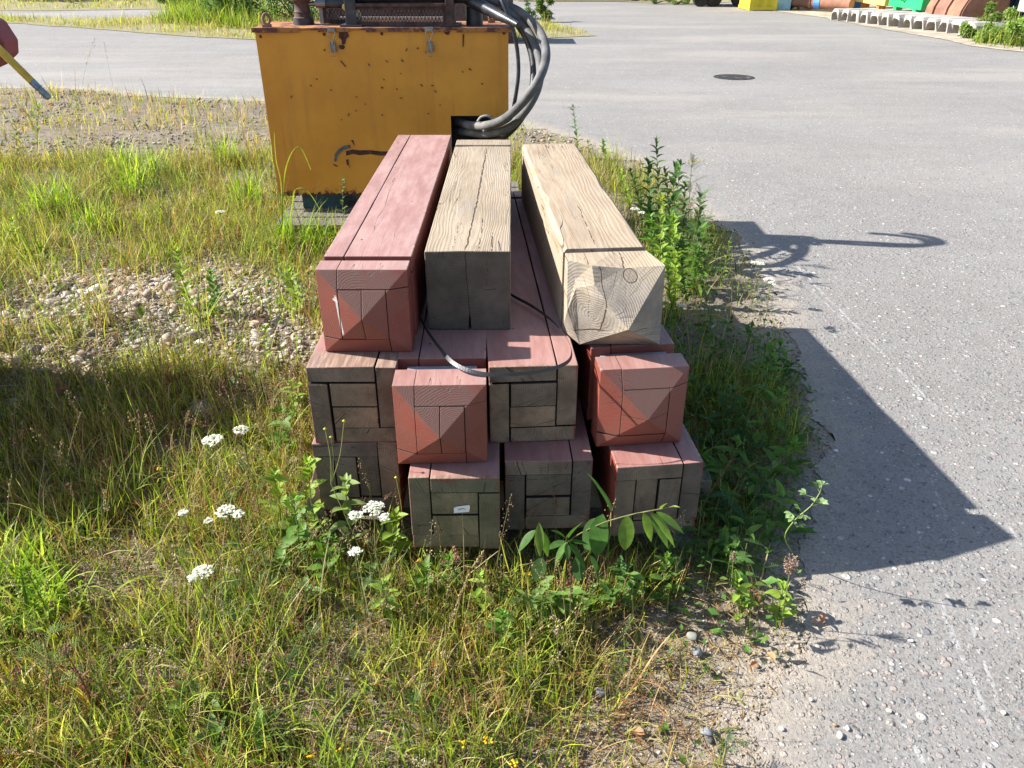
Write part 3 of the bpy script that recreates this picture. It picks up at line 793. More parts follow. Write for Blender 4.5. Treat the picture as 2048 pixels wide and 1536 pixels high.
t = NT('old asphalt'); co = t.pos()
cy = t.sep(co)[1]
far = t.step(cy, 3.0, 9.0)
big = t.noise(t.map(co, (0.6, 1.0, 1)), 0.55, 5, 0.6); mid = t.noise(co, 5.5, 5, 0.7); fine = t.noise(co, 150, 4, 0.75)
c = t.mix(t.step(fine, 0.3, 0.72), (0.135, 0.128, 0.120), (0.305, 0.288, 0.265))
c = t.mix(t.step(mid, 0.35, 0.7, 0, 0.45), c, (0.26, 0.25, 0.24))
c = t.mix(t.step(big, 0.42, 0.65, 0, 0.35), c, (0.29, 0.28, 0.265))
H_ = t.math('MULTIPLY', fine, 0.7)
for sc, thr, r0, r1, seed in ((92, 0.38, 0.30, 0.40, 0.0), (46, 0.56, 0.27, 0.38, 3.0), (25, 0.82, 0.20, 0.34, 8.0)):
    cw = t.map(t.vmath('ADD', co, t.comb(t.math('MULTIPLY', mid, 0.01), t.math('MULTIPLY', fine, 0.006), 0.0)), (1, 1, 0), loc=(seed, seed, 0))
    d = t.vor(cw, sc); cc = t.sep(t.vor(cw, sc, out='Color'))
    m = t.math('MULTIPLY', t.math('SUBTRACT', 1.0, t.step(d, r0, r1)), t.math('GREATER_THAN', cc[0], thr))
    pcx = t.ramp(cc[1], [(0.0, (0.13, 0.14, 0.15)), (0.25, (0.22, 0.22, 0.225)), (0.5, (0.33, 0.29, 0.26)), (0.66, (0.40, 0.30, 0.26)), (0.8, (0.25, 0.25, 0.26)), (0.93, (0.52, 0.49, 0.44)), (1.0, (0.72, 0.69, 0.63))])
    c = t.mix(t.math('MULTIPLY', m, 0.72), c, pcx); H_ = t.math('ADD', H_, t.math('MULTIPLY', m, 0.8))
pit = t.math('MULTIPLY', t.step(t.noise(co, 62, 3, 0.7), 0.63, 0.70), t.math('SUBTRACT', 1.0, far))
c = t.mix(t.math('MULTIPLY', pit, 0.65), c, (0.05, 0.05, 0.055)); H_ = t.math('SUBTRACT', H_, t.math('MULTIPLY', pit, 1.5))
# pale sand blown in along the edge and in sweeps across the yard
sdn = t.attr('edge', 'Fac')
nz = t.noise(co, 8, 6, 0.7)
sand = t.math('SUBTRACT', 1.0, t.step(t.math('ADD', sdn, t.math('MULTIPLY', t.math('SUBTRACT', nz, 0.5), 0.5)), 0.0, 0.20))
sandc = t.mix(t.step(t.noise(co, 120, 4, 0.7), 0.3, 0.7), (0.27, 0.225, 0.175), (0.42, 0.37, 0.31))
c = t.mix(t.math('MULTIPLY', sand, 0.72), c, sandc)
sw = t.math('MULTIPLY', t.step(t.noise(t.map(co, (0.16, 0.55, 1), rot=(0, 0, 0.25)), 1.1, 6, 0.65), 0.46, 0.66), far)
c = t.mix(t.math('MULTIPLY', sw, 0.28), c, (0.42, 0.375, 0.32))
tr = t.math('MULTIPLY', t.step(t.noise(t.map(co, (0.22, 1.6, 1), rot=(0, 0, -0.12)), 1.4, 4, 0.6), 0.52, 0.66), far)
c = t.mix(t.math('MULTIPLY', tr, 0.14), c, (0.15, 0.155, 0.165))
G = lambda px, py: tuple(at(px, py)[:2])
scr = None
for a, b, w0, brk in (((1540, 480), (1905, 850), 0.008, 0.40), ((1560, 520), (1880, 830), 0.006, 0.46), ((1600, 520), (1700, 640), 0.005, 0.5),
                      ((1850, 930), (1925, 1120), 0.006, 0.46), ((1875, 1190), (1990, 1480), 0.0085, 0.42), ((1935, 1230), (2005, 1440), 0.006, 0.44),
                      ((1865, 1130), (1925, 1260), 0.006, 0.5), ((1800, 1440), (1850, 1536), 0.008, 0.42), ((2010, 1040), (2060, 1130), 0.007, 0.44), ((1440, 380), (1560, 470), 0.006, 0.5)):
    m = seg(t, co, G(*a), G(*b), w0, brk); scr = m if scr is None else t.math('MAXIMUM', scr, m)
c = t.mix(t.math('MULTIPLY', scr, 0.30), c, (0.60, 0.60, 0.59))
n1 = t.bump(H_, 0.85, 0.006)
n1 = t.bump(t.noise(co, 1.1, 2), 0.3, 0.06, n1)
ROADM = t.base(c, 0.88, n1, 0, 0.25)
rd = npmesh('road', np.stack([Xr, Yr, np.full(len(Xr), 0.003)], 1), Fq, ROADM); tag(rd, kind='structure')
a_ = rd.data.attributes.new('edge', 'FLOAT', 'POINT'); a_.data.foreach_set('value', sdr.astype(np.float32))

# soil verges lying on the yard beyond the road
def sheet(name, poly, z, mat, n=70, rag=0.25, seed=0, sc=1.2):
    poly = [Vector(p) for p in poly]; out = []
    per = [(poly[(i + 1) % len(poly)] - poly[i]).length for i in range(len(poly))]; tot = sum(per)
    for i in range(len(poly)):
        k = max(2, int(n * per[i] / tot))
        for j in range(k):
            p = poly[i].lerp(poly[(i + 1) % len(poly)], j / k)
            out.append((p.x + (float(fbm(p.x * sc, p.y * sc, seed)) - .5) * rag * 2, p.y + (float(fbm(p.x * sc + 9, p.y * sc, seed + 3)) - .5) * rag))
    mb = MB(); b = mb.add([(x, y, z) for x, y in out], [tuple(range(len(out)))])
    o = mb.obj(name, mat, fix=False)
    bm = bmesh.new(); bm.from_mesh(o.data); bmesh.ops.triangulate(bm, faces=bm.faces)
    for f in bm.faces:
        if f.normal.z < 0: f.normal_flip()
    bm.to_mesh(o.data); bm.free()
    tag(o, kind='structure'); return o
t = NT('dry verge'); co = t.pos()
c = t.mix(t.step(t.noise(co, 2.5, 6, 0.7), 0.35, 0.65), (0.27, 0.22, 0.14), (0.20, 0.21, 0.08))
c = t.mix(t.step(t.noise(co, 14, 5, 0.7), 0.4, 0.7, 0, 0.7), c, (0.38, 0.32, 0.22))
VERGE = t.base(c, 0.95, t.bump(t.noise(co, 18, 5, 0.7), 0.8, 0.04), 0, 0.1)
g2 = lambda L: [(*at(a, b)[:2], 0) for a, b in L]
V1 = g2([(-120, 40), (60, 50), (250, 64), (420, 76), (520, 82), (700, 84), (1000, 84), (1090, 80), (1195, 72), (1170, 62), (1120, 52), (1080, 44), (1040, 33), (700, 30), (520, 12), (420, 25), (330, 30), (260, 37), (120, 36), (-120, 26)])
sheet('verge', V1, 0.012, VERGE, 160, 0.35, 2)
V2 = g2([(-500, 22), (100, 22), (340, 19), (420, 16), (700, 10), (1000, 2), (1180, 2), (1260, 5), (1380, 9), (1480, 4), (1520, -40), (-500, -40)])
sheet('verge', V2, 0.012, VERGE, 200, 0.5, 4)
V3 = g2([(1560, 24), (1640, 36), (1720, 52), (1850, 72), (1930, 92), (2048, 106), (2300, 140), (2300, 10), (1960, 0), (1560, 0)])
sheet('verge', V3, 0.012, simple('sandy yard edge', (0.34, 0.29, 0.22), 0.95, 0, 0.3, 3, 0.6, 25), 160, 0.25, 6)

# ------------------------------------------------------------ orange steel cabinet on its pallet
RUST = simple('dark rust', (0.085, 0.038, 0.032), 0.85, 0.0, 0.45, 30, 0.6, 160, ((0.17, 0.075, 0.045), 0.6), 0.2)
BARE = simple('bare blue grey steel', (0.10, 0.11, 0.125), 0.6, 0.2, 0.3, 40)
t = NT('orange cabinet paint'); co = t.obj()
n = t.noise(co, 3.0, 5, 0.6)
c = t.mix(t.step(n, 0.3, 0.7), (0.60, 0.245, 0.026), (0.72, 0.315, 0.036))
c = t.mix(t.step(t.noise(t.map(co, (9, 9, 0.7)), 1.6, 4, 0.6), 0.52, 0.74, 0, 0.35), c, (0.42, 0.17, 0.04))
nk = t.step(t.noise(co, 46, 3, 0.6), 0.77, 0.785); nk = t.math('MULTIPLY', nk, t.step(t.noise(co, 4.5, 3), 0.45, 0.6))
edge = t.step(t.sep(co)[2], 0.05, 0.0); edge = t.math('MULTIPLY', edge, t.step(t.noise(co, 30, 4, 0.7), 0.5, 0.6))
rust = t.math('MAXIMUM', nk, edge)
c = t.mix(rust, c, (0.10, 0.045, 0.03))
streak = t.math('MULTIPLY', t.step(t.noise(t.map(co, (22, 22, 0.9)), 1.0, 3, 0.6), 0.62, 0.78), 0.18)
c = t.mix(streak, c, (0.28, 0.12, 0.04))
ORANGE = t.base(c, t.mix(rust, (0.5, 0.5, 0.5), (0.9, 0.9, 0.9)), t.bump(t.math('SUBTRACT', t.noise(co, 90, 3), t.math('MULTIPLY', rust, 1.2)), 0.25, 0.002), 0, 0.4)
t = NT('rusty lid edge'); co = t.obj()
r_ = t.step(t.noise(co, 14, 6, 0.7), 0.44, 0.56)
c = t.mix(r_, (0.37, 0.16, 0.05), t.mix(t.step(t.noise(co, 60, 3), 0.4, 0.7), (0.10, 0.04, 0.035), (0.19, 0.075, 0.06)))
LIDM = t.base(c, 0.75, t.bump(t.noise(co, 70, 4), 0.5, 0.002), 0, 0.3)
BLACK = simple('hydraulic black', (0.022, 0.024, 0.030), 0.38, 0.0, 0.35, 25, 0.3, 120, ((0.10, 0.09, 0.085), 0.5), 0.5)
RUBBER = simple('dusty grey rubber hose', (0.115, 0.112, 0.11), 0.7, 0.0, 0.3, 14, 0.5, 140, ((0.22, 0.205, 0.19), 0.6), 0.3)
CHROME = simple('zinc steel', (0.26, 0.25, 0.25), 0.38, 0.85, 0.15, 60, 0.2, 200, ((0.35, 0.2, 0.12), 0.35))
BROWN = simple('brown rusted frame', (0.085, 0.050, 0.042), 0.75, 0.1, 0.4, 25, 0.5, 120)

BX0, BY0, BZ0, BW, BH, BD = -1.357, 4.50, 0.246, 1.338, 0.872, 0.42
cab = thing('steel_cabinet', 'chipped orange steel cabinet with two toggle latches and a square hole for hoses', 'cabinet', (BX0, BY0, BZ0), math.radians(1.0))
L3 = lambda px, py: ((lambda p: (p.x - BX0, p.z - BZ0))(atY(px, py, BY0)))
hx0, hz1 = L3(901, 233); hx1, _ = L3(984, 240); hz0 = 0.20
mb = MB(); xs_ = [0, hx0, hx1, BW]; zs_ = [0, hz0, hz1, BH]
vs = [(x, 0, z) for z in zs_ for x in xs_]
mb.add(vs, [(j * 4 + i, j * 4 + i + 1, j * 4 + i + 5, j * 4 + i + 4) for j in range(3) for i in range(3) if (i, j) != (1, 1)])
# chipped paint on the panel, each flake its own outline
rr = random.Random(5)
def flake(px, mi=1):
    P = [L3(a, b) for a, b in px]; b = mb.add([(x, -0.0012, z) for x, z in P], [tuple(range(len(P)))], mi)
def thick(path, w, mi=1):
    top = [(a, b - w * rr.uniform(.35, .65)) for a, b in path]; bot = [(a, b + w * rr.uniform(.35, .65)) for a, b in path]
    flake(bot + top[::-1], mi)
flake([(678, 62), (686, 60), (694, 63), (698, 72), (692, 78), (690, 88), (684, 90), (683, 80), (677, 74)])
flake([(677, 92), (681, 90), (688, 91), (690, 95), (686, 99), (680, 98)])
flake([(888, 62), (897, 58), (900, 64), (896, 71), (889, 68)]); flake([(925, 70), (928, 68), (927, 92), (925, 96)])
thick([(692, 307), (705, 304), (720, 306), (740, 306), (760, 308), (780, 309), (800, 310), (815, 309)], 8)
flake([(668, 322), (670, 308), (677, 299), (688, 292), (700, 290), (701, 296), (690, 299), (680, 305), (675, 312), (672, 324)], 2)
flake([(666, 328), (673, 331), (675, 334), (668, 331)]); flake([(692, 320), (696, 319), (698, 330), (694, 331)])
flake([(702, 281), (706, 280), (709, 292), (706, 288)]); flake([(820, 275), (824, 272), (826, 292), (823, 285)])
flake([(680, 122), (682, 121), (692, 134), (690, 134)])
for k in range(36):
    x, y = rr.gauss(780, 130), rr.gauss(180, 62)
    if not (525 < x < 1010 and 70 < y < 380): continue
    a, l, w_ = rr.uniform(0, PI), rr.choice((1.5, 2, 2.5, 4)), rr.uniform(0.7, 1.7)
    flake([(x - math.cos(a) * l, y - math.sin(a) * l), (x + math.sin(a) * w_, y - math.cos(a) * w_), (x + math.cos(a) * l, y + math.sin(a) * l), (x - math.sin(a) * w_, y + math.cos(a) * w_)])
for x in range(560, 800, 14): flake([(x, 389), (x + rr.uniform(6, 13), 386 - rr.uniform(0, 3)), (x + 12, 391.5), (x + 2, 391.5)])
for k in range(6): a, b = (790 + k * 11, 296 + rr.uniform(-3, 3)); flake([(a, b), (a + 2.5, b - 3), (a + 3, b + 3)])
fp = mb.obj('front_panel', [ORANGE, RUST, BARE], cab, fix=False)
m_ = fp.modifiers.new('s', 'SOLIDIFY'); m_.thickness = 0.0035; m_.offset = -1
mb = MB()
mb.box((0, 0.0045, 0), (0.004, BD, BH)); mb.box((BW - 0.004, 0.0045, 0), (BW, BD, BH)); mb.box((0.0045, BD - 0.004, 0), (BW - 0.0045, BD, BH)); mb.box((0.0045, 0.0045, 0.001), (BW - 0.0045, BD - 0.0045, 0.005))
mb.obj('casing', ORANGE, cab)
mb = MB(); mb.box((hx0 - 0.02, 0.16, hz0 - 0.05), (hx1 + 0.06, 0.30, hz1 + 0.05)); mb.obj('inner_block', BLACK, cab, bevel=0.01)
mb = MB(); zt_ = BH
mb.box((-0.012, -0.010, zt_ + 0.001), (BW + 0.012, BD + 0.012, zt_ + 0.012), 0)
for a, b, z0_ in ((-0.014, 0.235, 0.022), (0.335, 0.50, 0.020), (0.585, 1.03, 0.020), (1.065, BW + 0.014, 0.022)):
    mb.box((a, -0.015, zt_ - z0_ + 0.012), (b, -0.0105, zt_ + 0.014), 0)
mb.obj('lid', LIDM, cab, bevel=0.0015)
for a, b in ((521, 73), (648, 69), (763, 68), (1008, 67)):
    x, z = L3(a, b); q = MB(); q.lathe([(0.0, 0.004), (0.006, 0.004), (0.0085, 0.0)], 10, M=Matrix.Rotation(PI / 2, 4, 'X')); o = q.obj('bolt', RUST, cab); o.location = (x, -0.0005, z)
def latch(x):
    q = MB(); z1 = BH + 0.012
    q.box((-0.022, -0.022, z1 - 0.004), (0.022, -0.004, z1 + 0.004)); q.box((-0.018, -0.023, z1 - 0.018), (0.018, -0.0185, z1 - 0.003))
    o = q.obj('latch', CHROME, cab, bevel=0.001); o.location = (x, 0, 0)
    q = MB(); wire = [(-0.019, z1 - 0.012), (-0.019, z1 - 0.022), (-0.011, z1 - 0.045), (-0.003, z1 - 0.062), (-0.003, z1 - 0.085), (0.003, z1 - 0.085), (0.003, z1 - 0.062), (0.011, z1 - 0.045), (0.019, z1 - 0.022), (0.019, z1 - 0.012)]
    q.tube([(a, -0.020, b) for a, b in wire], 0.0024, 6); q.obj('wire_loop', CHROME, o, smooth=True)
    q = MB(); q.box((-0.014, -0.0185, z1 - 0.118), (-0.011, -0.002, z1 - 0.066)); q.box((0.011, -0.0185, z1 - 0.118), (0.014, -0.002, z1 - 0.066)); q.box((-0.011, -0.012, z1 - 0.116), (0.011, -0.003, z1 - 0.068))
    q.tube([(-0.010, -0.019, z1 - 0.095), (-0.010, -0.022, z1 - 0.138), (0.010, -0.022, z1 - 0.138), (0.010, -0.019, z1 - 0.095)], 0.0022, 6)
    q.tube([(0.014, -0.012, z1 - 0.085), (0.026, -0.010, z1 - 0.088), (0.027, -0.010, z1 - 0.106), (0.014, -0.012, z1 - 0.108)], 0.0018, 6)
    q.obj('toggle', CHROME, o, bevel=0.0008)
for p in (665, 859): latch(L3(p, 80)[0])
def torus(R, r, n=20, m=8, M=None, sc=1.0):
    vs = []; fs = []
    for i in range(n):
        a = 2 * PI * i / n
        for j in range(m):
            b = 2 * PI * j / m; p = Vector(((R + r * math.cos(b)) * math.cos(a), r * math.sin(b), (R * sc + r * math.cos(b)) * math.sin(a)))
            vs.append(M @ p if M is not None else p)
    for i in range(n):
        for j in range(m): fs.append((i * m + j, ((i + 1) % n) * m + j, ((i + 1) % n) * m + (j + 1) % m, i * m + (j + 1) % m))
    return vs, fs
for x, y in ((0.055, 0.05), (BW - 0.09, 0.32)):
    q = MB(); q.add(*torus(0.017, 0.008, sc=1.5, M=Matrix.Translation((0, 0, BH + 0.05)) @ Matrix.Rotation(0.5, 4, 'Z'))); q.box((-0.02, -0.02, BH + 0.0125), (0.02, 0.02, BH + 0.026))
    o = q.obj('lifting_eye', simple('rusty eye', (0.26, 0.14, 0.09), 0.8), cab, smooth=True); o.location = (x, y, 0)
TEAL = simple('faded teal paint', (0.035, 0.085, 0.105), 0.7, 0, 0.3, 12)
for x0 in (0.12, 0.95):
    q = MB(); q.box((x0, 0.05, -0.098), (x0 + 0.24, BD - 0.04, 0.0005)); q.obj('foot', TEAL, cab, bevel=0.004)

OLDW = tan_wood('dark old wood', 4.4, (0.075, 0.068, 0.06), (0.14, 0.128, 0.112), 140)
pal = thing('wooden_pallet', 'weathered grey pallet in the weeds under the orange cabinet', 'pallet', (-1.33, 4.24, 0), math.radians(0.6))
for k in range(6):
    q = MB(); q.box((0.0 + rr.uniform(-.01, .01), k * 0.158, 0.122), (1.38, k * 0.158 + 0.135, 0.147)); q.obj('deck_board', OLDW, pal, bevel=0.003)
for x0 in (0.01, 0.63, 1.24):
    q = MB(); q.box((x0, 0.01, -0.01), (x0 + 0.12, 0.92, 0.1215)); q.obj('bearer', OLDW, pal, bevel=0.003)

# the hydraulic machine lying on the cabinet
ZT = BZ0 + BH + 0.012
hyd = thing('hydraulic_machine', 'black and rusty hydraulic machine with a mesh guard lying on the orange cabinet', 'machine', (-0.7, 4.68, ZT))
W = lambda px, py, Y: atY(px, py, Y) - Vector((-0.7, 4.68, ZT))
def wlocal(mb_, name, mat, **k): return mb_.obj(name, mat, hyd, **k)
# cast column with flange on the left
q = MB(); c0 = W(606, 30, 4.72)
q.lathe([(0.055, 0.0), (0.055, 0.035), (0.047, 0.04), (0.045, 0.06), (0.048, 0.063), (0.043, 0.07), (0.040, 0.10), (0.046, 0.115), (0.052, 0.12), (0.066, 0.122), (0.066, 0.135), (0.040, 0.137), (0.038, 0.20), (0.05, 0.21), (0.05, 0.36), (0, 0.36)], 24, c=(c0.x, c0.y, 0))
wlocal(q, 'cast_column', BROWN, smooth=True)
q = MB(); q.lathe([(0.0575, 0.001), (0.0575, 0.032), (0.053, 0.034)], 24, c=(c0.x, c0.y, 0)); wlocal(q, 'collar', BLACK, smooth=True)
# horizontal ram
q = MB(); a = W(612, 8, 4.72); b = W(700, 6, 4.72); q.tube([a, a.lerp(b, .3)], 0.012, 12); wlocal(q, 'ram_rod', CHROME, smooth=True)
q = MB(); q.tube([a.lerp(b, .22), a.lerp(b, .45)], 0.021, 14); wlocal(q, 'gland_nut', CHROME, smooth=True)
q = MB(); q.tube([a.lerp(b, .45), b], 0.026, 16); wlocal(q, 'ram_barrel', BLACK, smooth=True)
q = MB(); p = W(691, 14, 4.66); q.lathe([(0.018, -0.01), (0.018, 0.01), (0, 0.012)], 12, c=p, M=Matrix.Rotation(PI / 2, 4, 'X')); wlocal(q, 'fitting', simple('brass fitting', (0.5, 0.36, 0.12), 0.35, 0.9), smooth=True)
# frames with expanded metal
def mesh_guard(px0, px1, Y, z0, z1):
    x0, x1 = W(px0, 30, Y).x, W(px1, 30, Y).x; y = Y - 4.68
    q = MB()
    q.box((x0, y - 0.012, z0), (x1, y + 0.012, z0 + 0.022)); q.box((x0, y - 0.012, z1 - 0.012), (x1, y + 0.012, z1 + 0.004))
    q.box((x0, y - 0.012, z0 + 0.0225), (x0 + 0.016, y + 0.012, z1 - 0.0125)); q.box((x1 - 0.016, y - 0.012, z0 + 0.0225), (x1, y + 0.012, z1 - 0.0125))
    fr = wlocal(q, 'guard_frame', BROWN)
    q = MB(); st = 0.019; hgt = z1 - z0; n = int((x1 - x0) / st) + 6
    for i in range(-4, n):
        for sgn in (1, -1):
            xa = x0 + i * st; za, zb = z0 + 0.02, z1 - 0.01; dx = (zb - za) * 0.52 * sgn
            if min(xa, xa + dx) < x0 + 0.004 or max(xa, xa + dx) > x1 - 0.004: continue
            q.tube([(xa, y + 0.002 * sgn, za), (xa + dx, y + 0.002 * sgn, zb)], 0.0018, 4, caps=False)
    o = q.obj('expanded_mesh', BROWN, fr); return fr
mesh_guard(648, 705, 4.78, 0.0, 0.088); mesh_guard(704, 892, 4.60, 0.0, 0.092)
q = MB(); x0, x1 = W(640, 20, 4.80).x, W(900, 20, 4.80).x
q.box((x0, 0.09, 0.0), (x0 + 0.02, 0.13, 0.3)); q.box((x0 + .1, 0.14, 0.0), (x1, 0.16, 0.03)); wlocal(q, 'rear_rail', simple('pale rail', (0.45, 0.44, 0.42), 0.6))
for p0, p1 in ((690, 712), (891, 908)):
    q = MB(); xa, xb = W(p0, 30, 4.57).x, W(p1, 30, 4.57).x
    q.box((xa, -0.11, 0.0), (xb, 0.05, 0.42)); q.box((xa - 0.03, -0.13, 0.0005), (xb + 0.03, 0.06, 0.010)); wlocal(q, 'upright', BLACK if p0 < 800 else BROWN, bevel=0.003)
q = MB(); a = W(705, 0, 4.64); b = W(960, 0, 4.64); a.z = b.z = 0.155; q.tube([a, b], 0.050, 20); wlocal(q, 'main_cylinder', BLACK, smooth=True)
q = MB(); a = W(712, 9, 4.588); b = W(888, 9, 4.588); a.z = b.z = 0.107; q.box((a.x, -0.115, 0.098), (b.x, -0.095, 0.112)); wlocal(q, 'top_rail', BROWN)
q = MB(); c0 = W(949, 40, 4.68); q.lathe([(0.046, 0), (0.046, 0.10), (0.05, 0.102), (0.05, 0.12), (0.046, 0.122), (0.046, 0.30), (0.0, 0.30)], 24, c=(c0.x, c0.y, 0)); wlocal(q, 'pillar', BLACK, smooth=True)
q = MB(); a = W(955, 8, 4.62); b = W(1036, 50, 4.36); q.tube([a + Vector((-.1, .05, .05)), a, a.lerp(b, .6), b], [0.04, 0.034, 0.026, 0.014], 14); wlocal(q, 'side_arm', BLACK, smooth=True)

def hose(label, P, r, mat, name='hydraulic_hose', n=6):
    pts = catmull([atY(a, b, Y) if not isinstance(a, Vector) else a for a, b, Y in P], n)
    q = MB(); q.tube(pts, r, 14); o = q.obj(name, mat, smooth=True); tag(o, label, 'hose', 'hydraulic hoses looping beside the cabinet'); return o
T = lambda x, y, z: (Vector((x, y, z)), 0, 0)
hose('thick grey hydraulic hose, outer one of the pair looping from the cabinet hole', [(900, 230, 4.70), (930, 248, 4.56), (965, 252, 4.38), (1005, 240, 4.24), (1045, 205, 4.13), (1078, 158, 4.13), (1092, 110, 4.27), (1080, 65, 4.44), (1045, 28, 4.58), (1000, 6, 4.64), (960, -8, 4.68)], 0.0232, RUBBER)
hose('thick grey hydraulic hose, lower and inner one of the pair from the cabinet hole', [(905, 262, 4.70), (935, 264, 4.55), (970, 268, 4.42), (1012, 258, 4.30), (1048, 226, 4.22), (1075, 178, 4.24), (1080, 130, 4.36), (1066, 80, 4.48), (1040, 42, 4.58), (1010, 12, 4.60), T(-0.03, 4.59, 1.36), T(0.02, 4.57, 1.50), T(0.10, 4.56, 1.60), T(0.17, 4.60, 1.64), T(0.16, 4.70, 1.66), T(0.06, 4.77, 1.64), T(-0.02, 4.80, 1.60)], 0.0215, RUBBER)
hose('black hydraulic hose running upright behind the pair and bent over at its top', [(912, 285, 4.72), (950, 285, 4.56), (1000, 276, 4.42), (1040, 238, 4.36), (1064, 185, 4.40), (1068, 130, 4.46), (1056, 80, 4.53), (1034, 45, 4.58), (1008, 15, 4.62), T(-0.05, 4.63, 1.36), T(0.0, 4.62, 1.50), T(0.08, 4.60, 1.62), T(0.19, 4.62, 1.68), T(0.20, 4.73, 1.68), T(0.10, 4.81, 1.66)], 0.022, BLACK)
hose('thin black hydraulic hose hanging beside the right edge of the cabinet', [(985, -30, 4.55), (1005, 5, 4.46), (1022, 45, 4.44), (1033, 90, 4.44), (1037, 135, 4.44), (1034, 175, 4.44), (1022, 235, 4.46), (1000, 285, 4.50), (960, 300, 4.60), (930, 300, 4.68)], 0.0105, BLACK)
q = MB(); pts = catmull([atY(a, b, Y) for a, b, Y in ((955, 243, 4.375), (962, 234, 4.37), (975, 232, 4.37), (985, 240, 4.38), (976, 256, 4.36), (966, 262, 4.35))], 5)
q.tube(pts, 0.006, 8); tag(q.obj('cable_sling', simple('grey sling', (0.3, 0.3, 0.29), 0.6), smooth=True), 'short grey sling tied round the hoses at the cabinet hole', 'sling')

# red machine whose arm reaches in from the side; its body shades the weeds
REDM = simple('dusty red machine paint', (0.20, 0.062, 0.062), 0.8, 0.0, 0.25, 5, 0.3, 60, ((0.27, 0.14, 0.13), 0.6))
YEL = simple('yellow lever paint', (0.52, 0.36, 0.04), 0.45, 0.0, 0.2, 18, 0.2, 90, ((0.2, 0.14, 0.06), 0.4))
red = thing('red_machine', 'dusty red machine at the left edge with a yellow lever sticking out of it', 'machine', (-2.9, 2.4, 0))
LR = Vector((-2.9, 2.4, 0))
q = MB(); q.box((-1.1, -0.05, 0.18), (0.80, 0.33, 0.93)); q.box((-1.1, -0.50, 0.18), (0.74, -0.051, 0.84)); q.box((-1.0, -0.40, -0.02), (0.5, 0.25, 0.18)); q.box((0.801, 0.02, 0.3), (0.81, 0.26, 0.8)); q.box((-0.6, -0.51, 0.3), (0.5, -0.501, 0.7)); q.obj('body', REDM, red, bevel=0.012)
for yy in (0.04, 0.24):
    for zz in (0.33, 0.77): q = MB(); q.lathe([(0.009, 0.0), (0.009, 0.006), (0, 0.006)], 6, c=(0.81, yy, zz), M=Matrix.Rotation(PI / 2, 4, 'Y')); q.obj('bolt', CHROME, red)
q = MB(); P = [atY(a, b, 2.62) - LR for a, b in ((-60, 20), (-16, 46), (9, 84), (11, 112), (-12, 134), (-70, 160))]
q.prism([(p.x, p.z) for p in P] + [(0.45, 1.02), (0.40, 1.25)], 0.22, 0.30); q.box((0.42, 0.14, 0.92), (0.52, 0.28, 1.2)); q.obj('arm', REDM, red, bevel=0.006)
q = MB(); a, b = atY(4, 104, 2.6) - LR, atY(64, 163, 2.6) - LR; q.tube([a + (a - b) * .5, b], [0.0125, 0.0115], 16); lv = q.obj('lever', YEL, red, smooth=True)
c_ = atY(99, 197, 2.6) - LR; q = MB(); d_ = c_ - b
q.tube([b + d_ * f for f in (0, .02, .05, .4, .42, .5, .52, .93, 1)], [.009, .012, .0115, .0112, .0095, .0095, .0112, .0105, .007], 16); q.obj('threaded_tip', simple('blue grey steel', (0.20, 0.25, 0.29), 0.4, 0.6, 0.3, 60, 0.8, 260), lv, smooth=True)

# ------------------------------------------------------------ far edge of the yard
YC = simple('yellow container paint', (0.62, 0.47, 0.035), 0.6, 0, 0.12, 1.2, 0.2, 12, ((0.42, 0.33, 0.12), 0.5))
GC = simple('bright green paint', (0.02, 0.42, 0.13), 0.5, 0, 0.12, 2)
BUCK = simple('rust brown bucket', (0.26, 0.125, 0.08), 0.8, 0, 0.3, 2.5, 0.4, 20, ((0.15, 0.075, 0.06), 0.6))
BLUEP = simple('blue paint', (0.05, 0.16, 0.38), 0.55, 0, 0.2, 3)
LBLUE = simple('pale blue paint', (0.30, 0.48, 0.62), 0.55, 0, 0.2, 3)
CONC = simple('pale concrete', (0.36, 0.335, 0.30), 0.9, 0, 0.2, 4, 0.5, 30, ((0.3, 0.28, 0.25), 0.5))
DARKBL = simple('dark blue paint', (0.012, 0.03, 0.06), 0.6, 0, 0.3, 3)
MAROON = simple('maroon paint', (0.10, 0.028, 0.035), 0.65, 0, 0.3, 2)
TYRE = simple('tyre rubber', (0.02, 0.02, 0.022), 0.85, 0, 0.3, 8)
GREYP = simple('grey machine paint', (0.33, 0.34, 0.36), 0.55, 0, 0.15, 3)
ORP = simple('orange hitch paint', (0.45, 0.17, 0.04), 0.7, 0, 0.3, 6)
WHT = simple('white paint', (0.75, 0.75, 0.74), 0.5, 0, 0.06, 5)
PINKR = simple('red and white board', (0.62, 0.22, 0.22), 0.5, 0, 0.1, 5)

def corrugated(mb, a, b, z0, z1, pitch=0.28, dep=0.04, mi=0):
    """wall from a to b (xy)"""
    a, b = Vector((*a, 0)), Vector((*b, 0)); L = (b - a).length; u = (b - a) / L; nrm = Vector((u.y, -u.x, 0))
    n = max(4, int(L / pitch) * 4); prof = [0, 0, 1, 1]; P = []
    for i in range(n + 1): P.append(a + u * (L * i / n) - nrm * (dep * prof[i % 4]))
    vs = [Vector((p.x, p.y, z0)) for p in P] + [Vector((p.x, p.y, z1)) for p in P]
    mb.add(vs, [(i, i + 1, n + 2 + i, n + 1 + i) for i in range(n)], mi)

